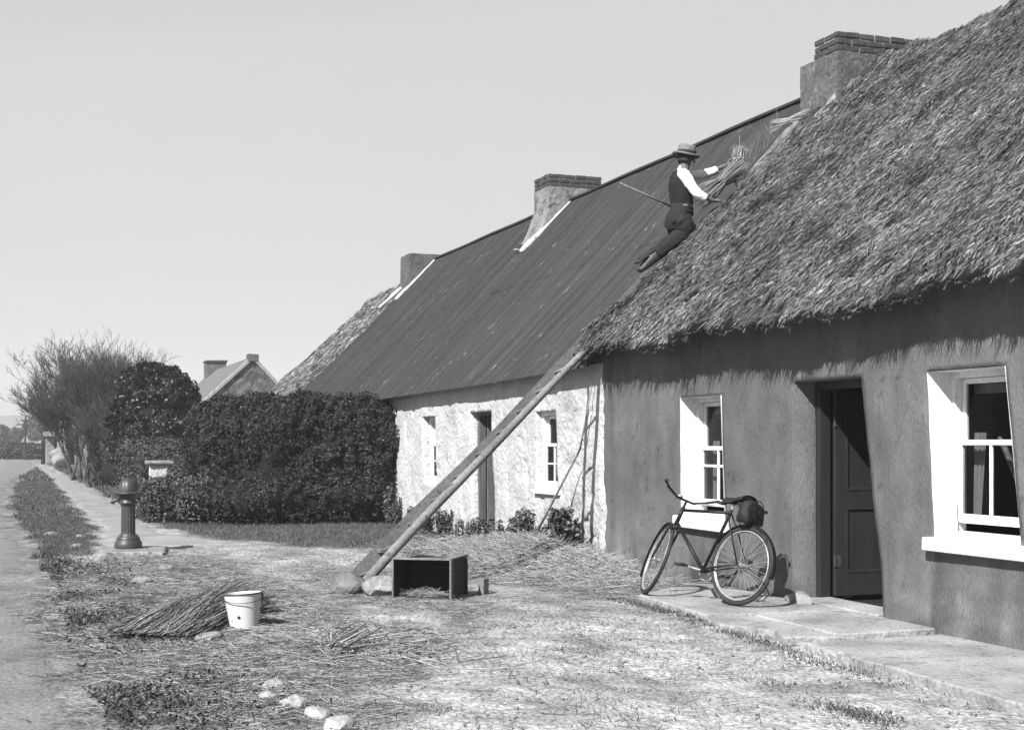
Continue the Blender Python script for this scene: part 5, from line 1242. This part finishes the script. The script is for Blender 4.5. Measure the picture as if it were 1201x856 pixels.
# belt line
under(pe)
o = MB().tube([(-.30,.34,4.60),(-.30,.65,4.49),(-.30,1.02,4.36)], [.013,.014,.013], 8).build('tool_handle', M_wood, smooth=True); tag(o, 'long pale tool handle sticking out behind the man at his belt', 'stick')
# sheaf in his left hand
def bundle(name, c, d, L_, r_, n, lab, tie=True, w0=.004, t=(.4,1.4), flare=1.9):
    d = Vector(d).normalized(); root = empty(name, c, label=lab, cat='straw bundle'); c = np.array(c); dd_ = np.array(d); a_ = unit(np.cross(dd_, rng.normal(size=(1, 3)))); b_ = np.cross(dd_, a_)
    an = rng.uniform(0, 6.28, n); rr = np.sqrt(rng.random(n))*r_; o = a_*np.cos(an)[:, None]*rr[:, None]+b_*np.sin(an)[:, None]*rr[:, None]
    for sgn in (1, -1):
        k = n//2; oo = o[:k] if sgn == 1 else o[k:2*k]; e = oo*flare+dd_*sgn*(rng.uniform(.5, 1.1, k)*L_/2)[:, None]+rng.normal(0, .012, (k, 3)); D = e-oo; Ln = np.linalg.norm(D, axis=1)
        v, q = straws(c+oo, D/Ln[:, None], Ln, rng.uniform(.5, 1.2, k)*w0); np_mesh('stalks', v, q, M_straw, root, attr=np.repeat(rng.uniform(*t, k), 6))
    if tie: 
        A = Vector(a_[0]); B = Vector(b_[0]); C = Vector(c)
        MB().tube([C+(A*math.cos(t_)+B*math.sin(t_))*(r_*1.08) for t_ in np.linspace(0, 6.28, 21)[:-1]], .009, 6, closed=True).build('binding', M_straw_b, root, smooth=True)
    under(root); return root
M_straw_b = mat('straw_rope', .4, .8, .2, 10, bump=.4, bsc=60, bd=.004)
bundle('straw_sheaf', (-.22,1.93,4.98), (0,.05,1), .30, .075, 520, 'tied straw sheaf held out in the man\'s left hand', w0=.006, t=(.5,1.7), flare=1.15)
o = MB().tube([(-.22,1.93,5.1),(-.215,1.935,5.28)], .008, 6).build('thatching_rod', M_wood); tag(o, 'short pale rod standing up out of the straw sheaf', 'rod')
bundle('open_sheaf', (-.10,1.62,4.66), (.1,.75,.62), .75, .07, 420, 'loose slanting sheaf of reeds below the man\'s hands at the thatch edge', tie=False, w0=.005, t=(.15,1.2), flare=2.0)
bundle('ridge_reeds', (-.2,2.62,5.52), (-.6,-.35,-.1), .55, .03, 60, 'few pale reeds jutting over the tin roof near the chimney', tie=False, w0=.006, t=(.8,1.5), flare=2.2)
mb = MB(); mb.tube([(-.05,1.48+.10*math.cos(a)+.22, 4.60+.11*math.sin(a)) for a in np.linspace(-.4, 3.4, 16)], .011, 6); o = mb.build('rope_loop', M_wood_d, smooth=True); tag(o, 'dark loop of rope lying on the thatch edge below the sheaf', 'rope')
n = 40; P = np.stack([np.full(n, -.15)+rng.normal(0, .05, n), rng.uniform(1.9, 2.4, n), np.zeros(n)], 1); P[:, 2] = P[:, 1]*1.0+2.88; D = unit(np.stack([rng.normal(0, .3, n), rng.normal(0, .35, n), np.full(n, 1.)], 1))
v, q = straws(P, D, rng.uniform(.15, .38, n), np.full(n, .004)); o = np_mesh('upright_reeds', v, q, M_straw, attr=np.repeat(rng.uniform(.2, .9, n), 6)); tag(o, 'thin upright reeds stuck in the roof edge between sheaf and chimney', 'reeds')

# ---------------- haze ----------------
hm_ = bpy.data.materials.new('haze'); hm_.use_nodes = True; hn = hm_.node_tree; hn.nodes.clear()
pv = hn.nodes.new('ShaderNodeVolumePrincipled'); pv.inputs['Color'].default_value = (.9,.9,.9,1); pv.inputs['Density'].default_value = .0009
ho = hn.nodes.new('ShaderNodeOutputMaterial'); hn.links.new(pv.outputs[0], ho.inputs['Volume'])
tag(MB().box(-1400, 500, -1000, 1000, -4, 72).build('haze', hm_), kind='stuff')
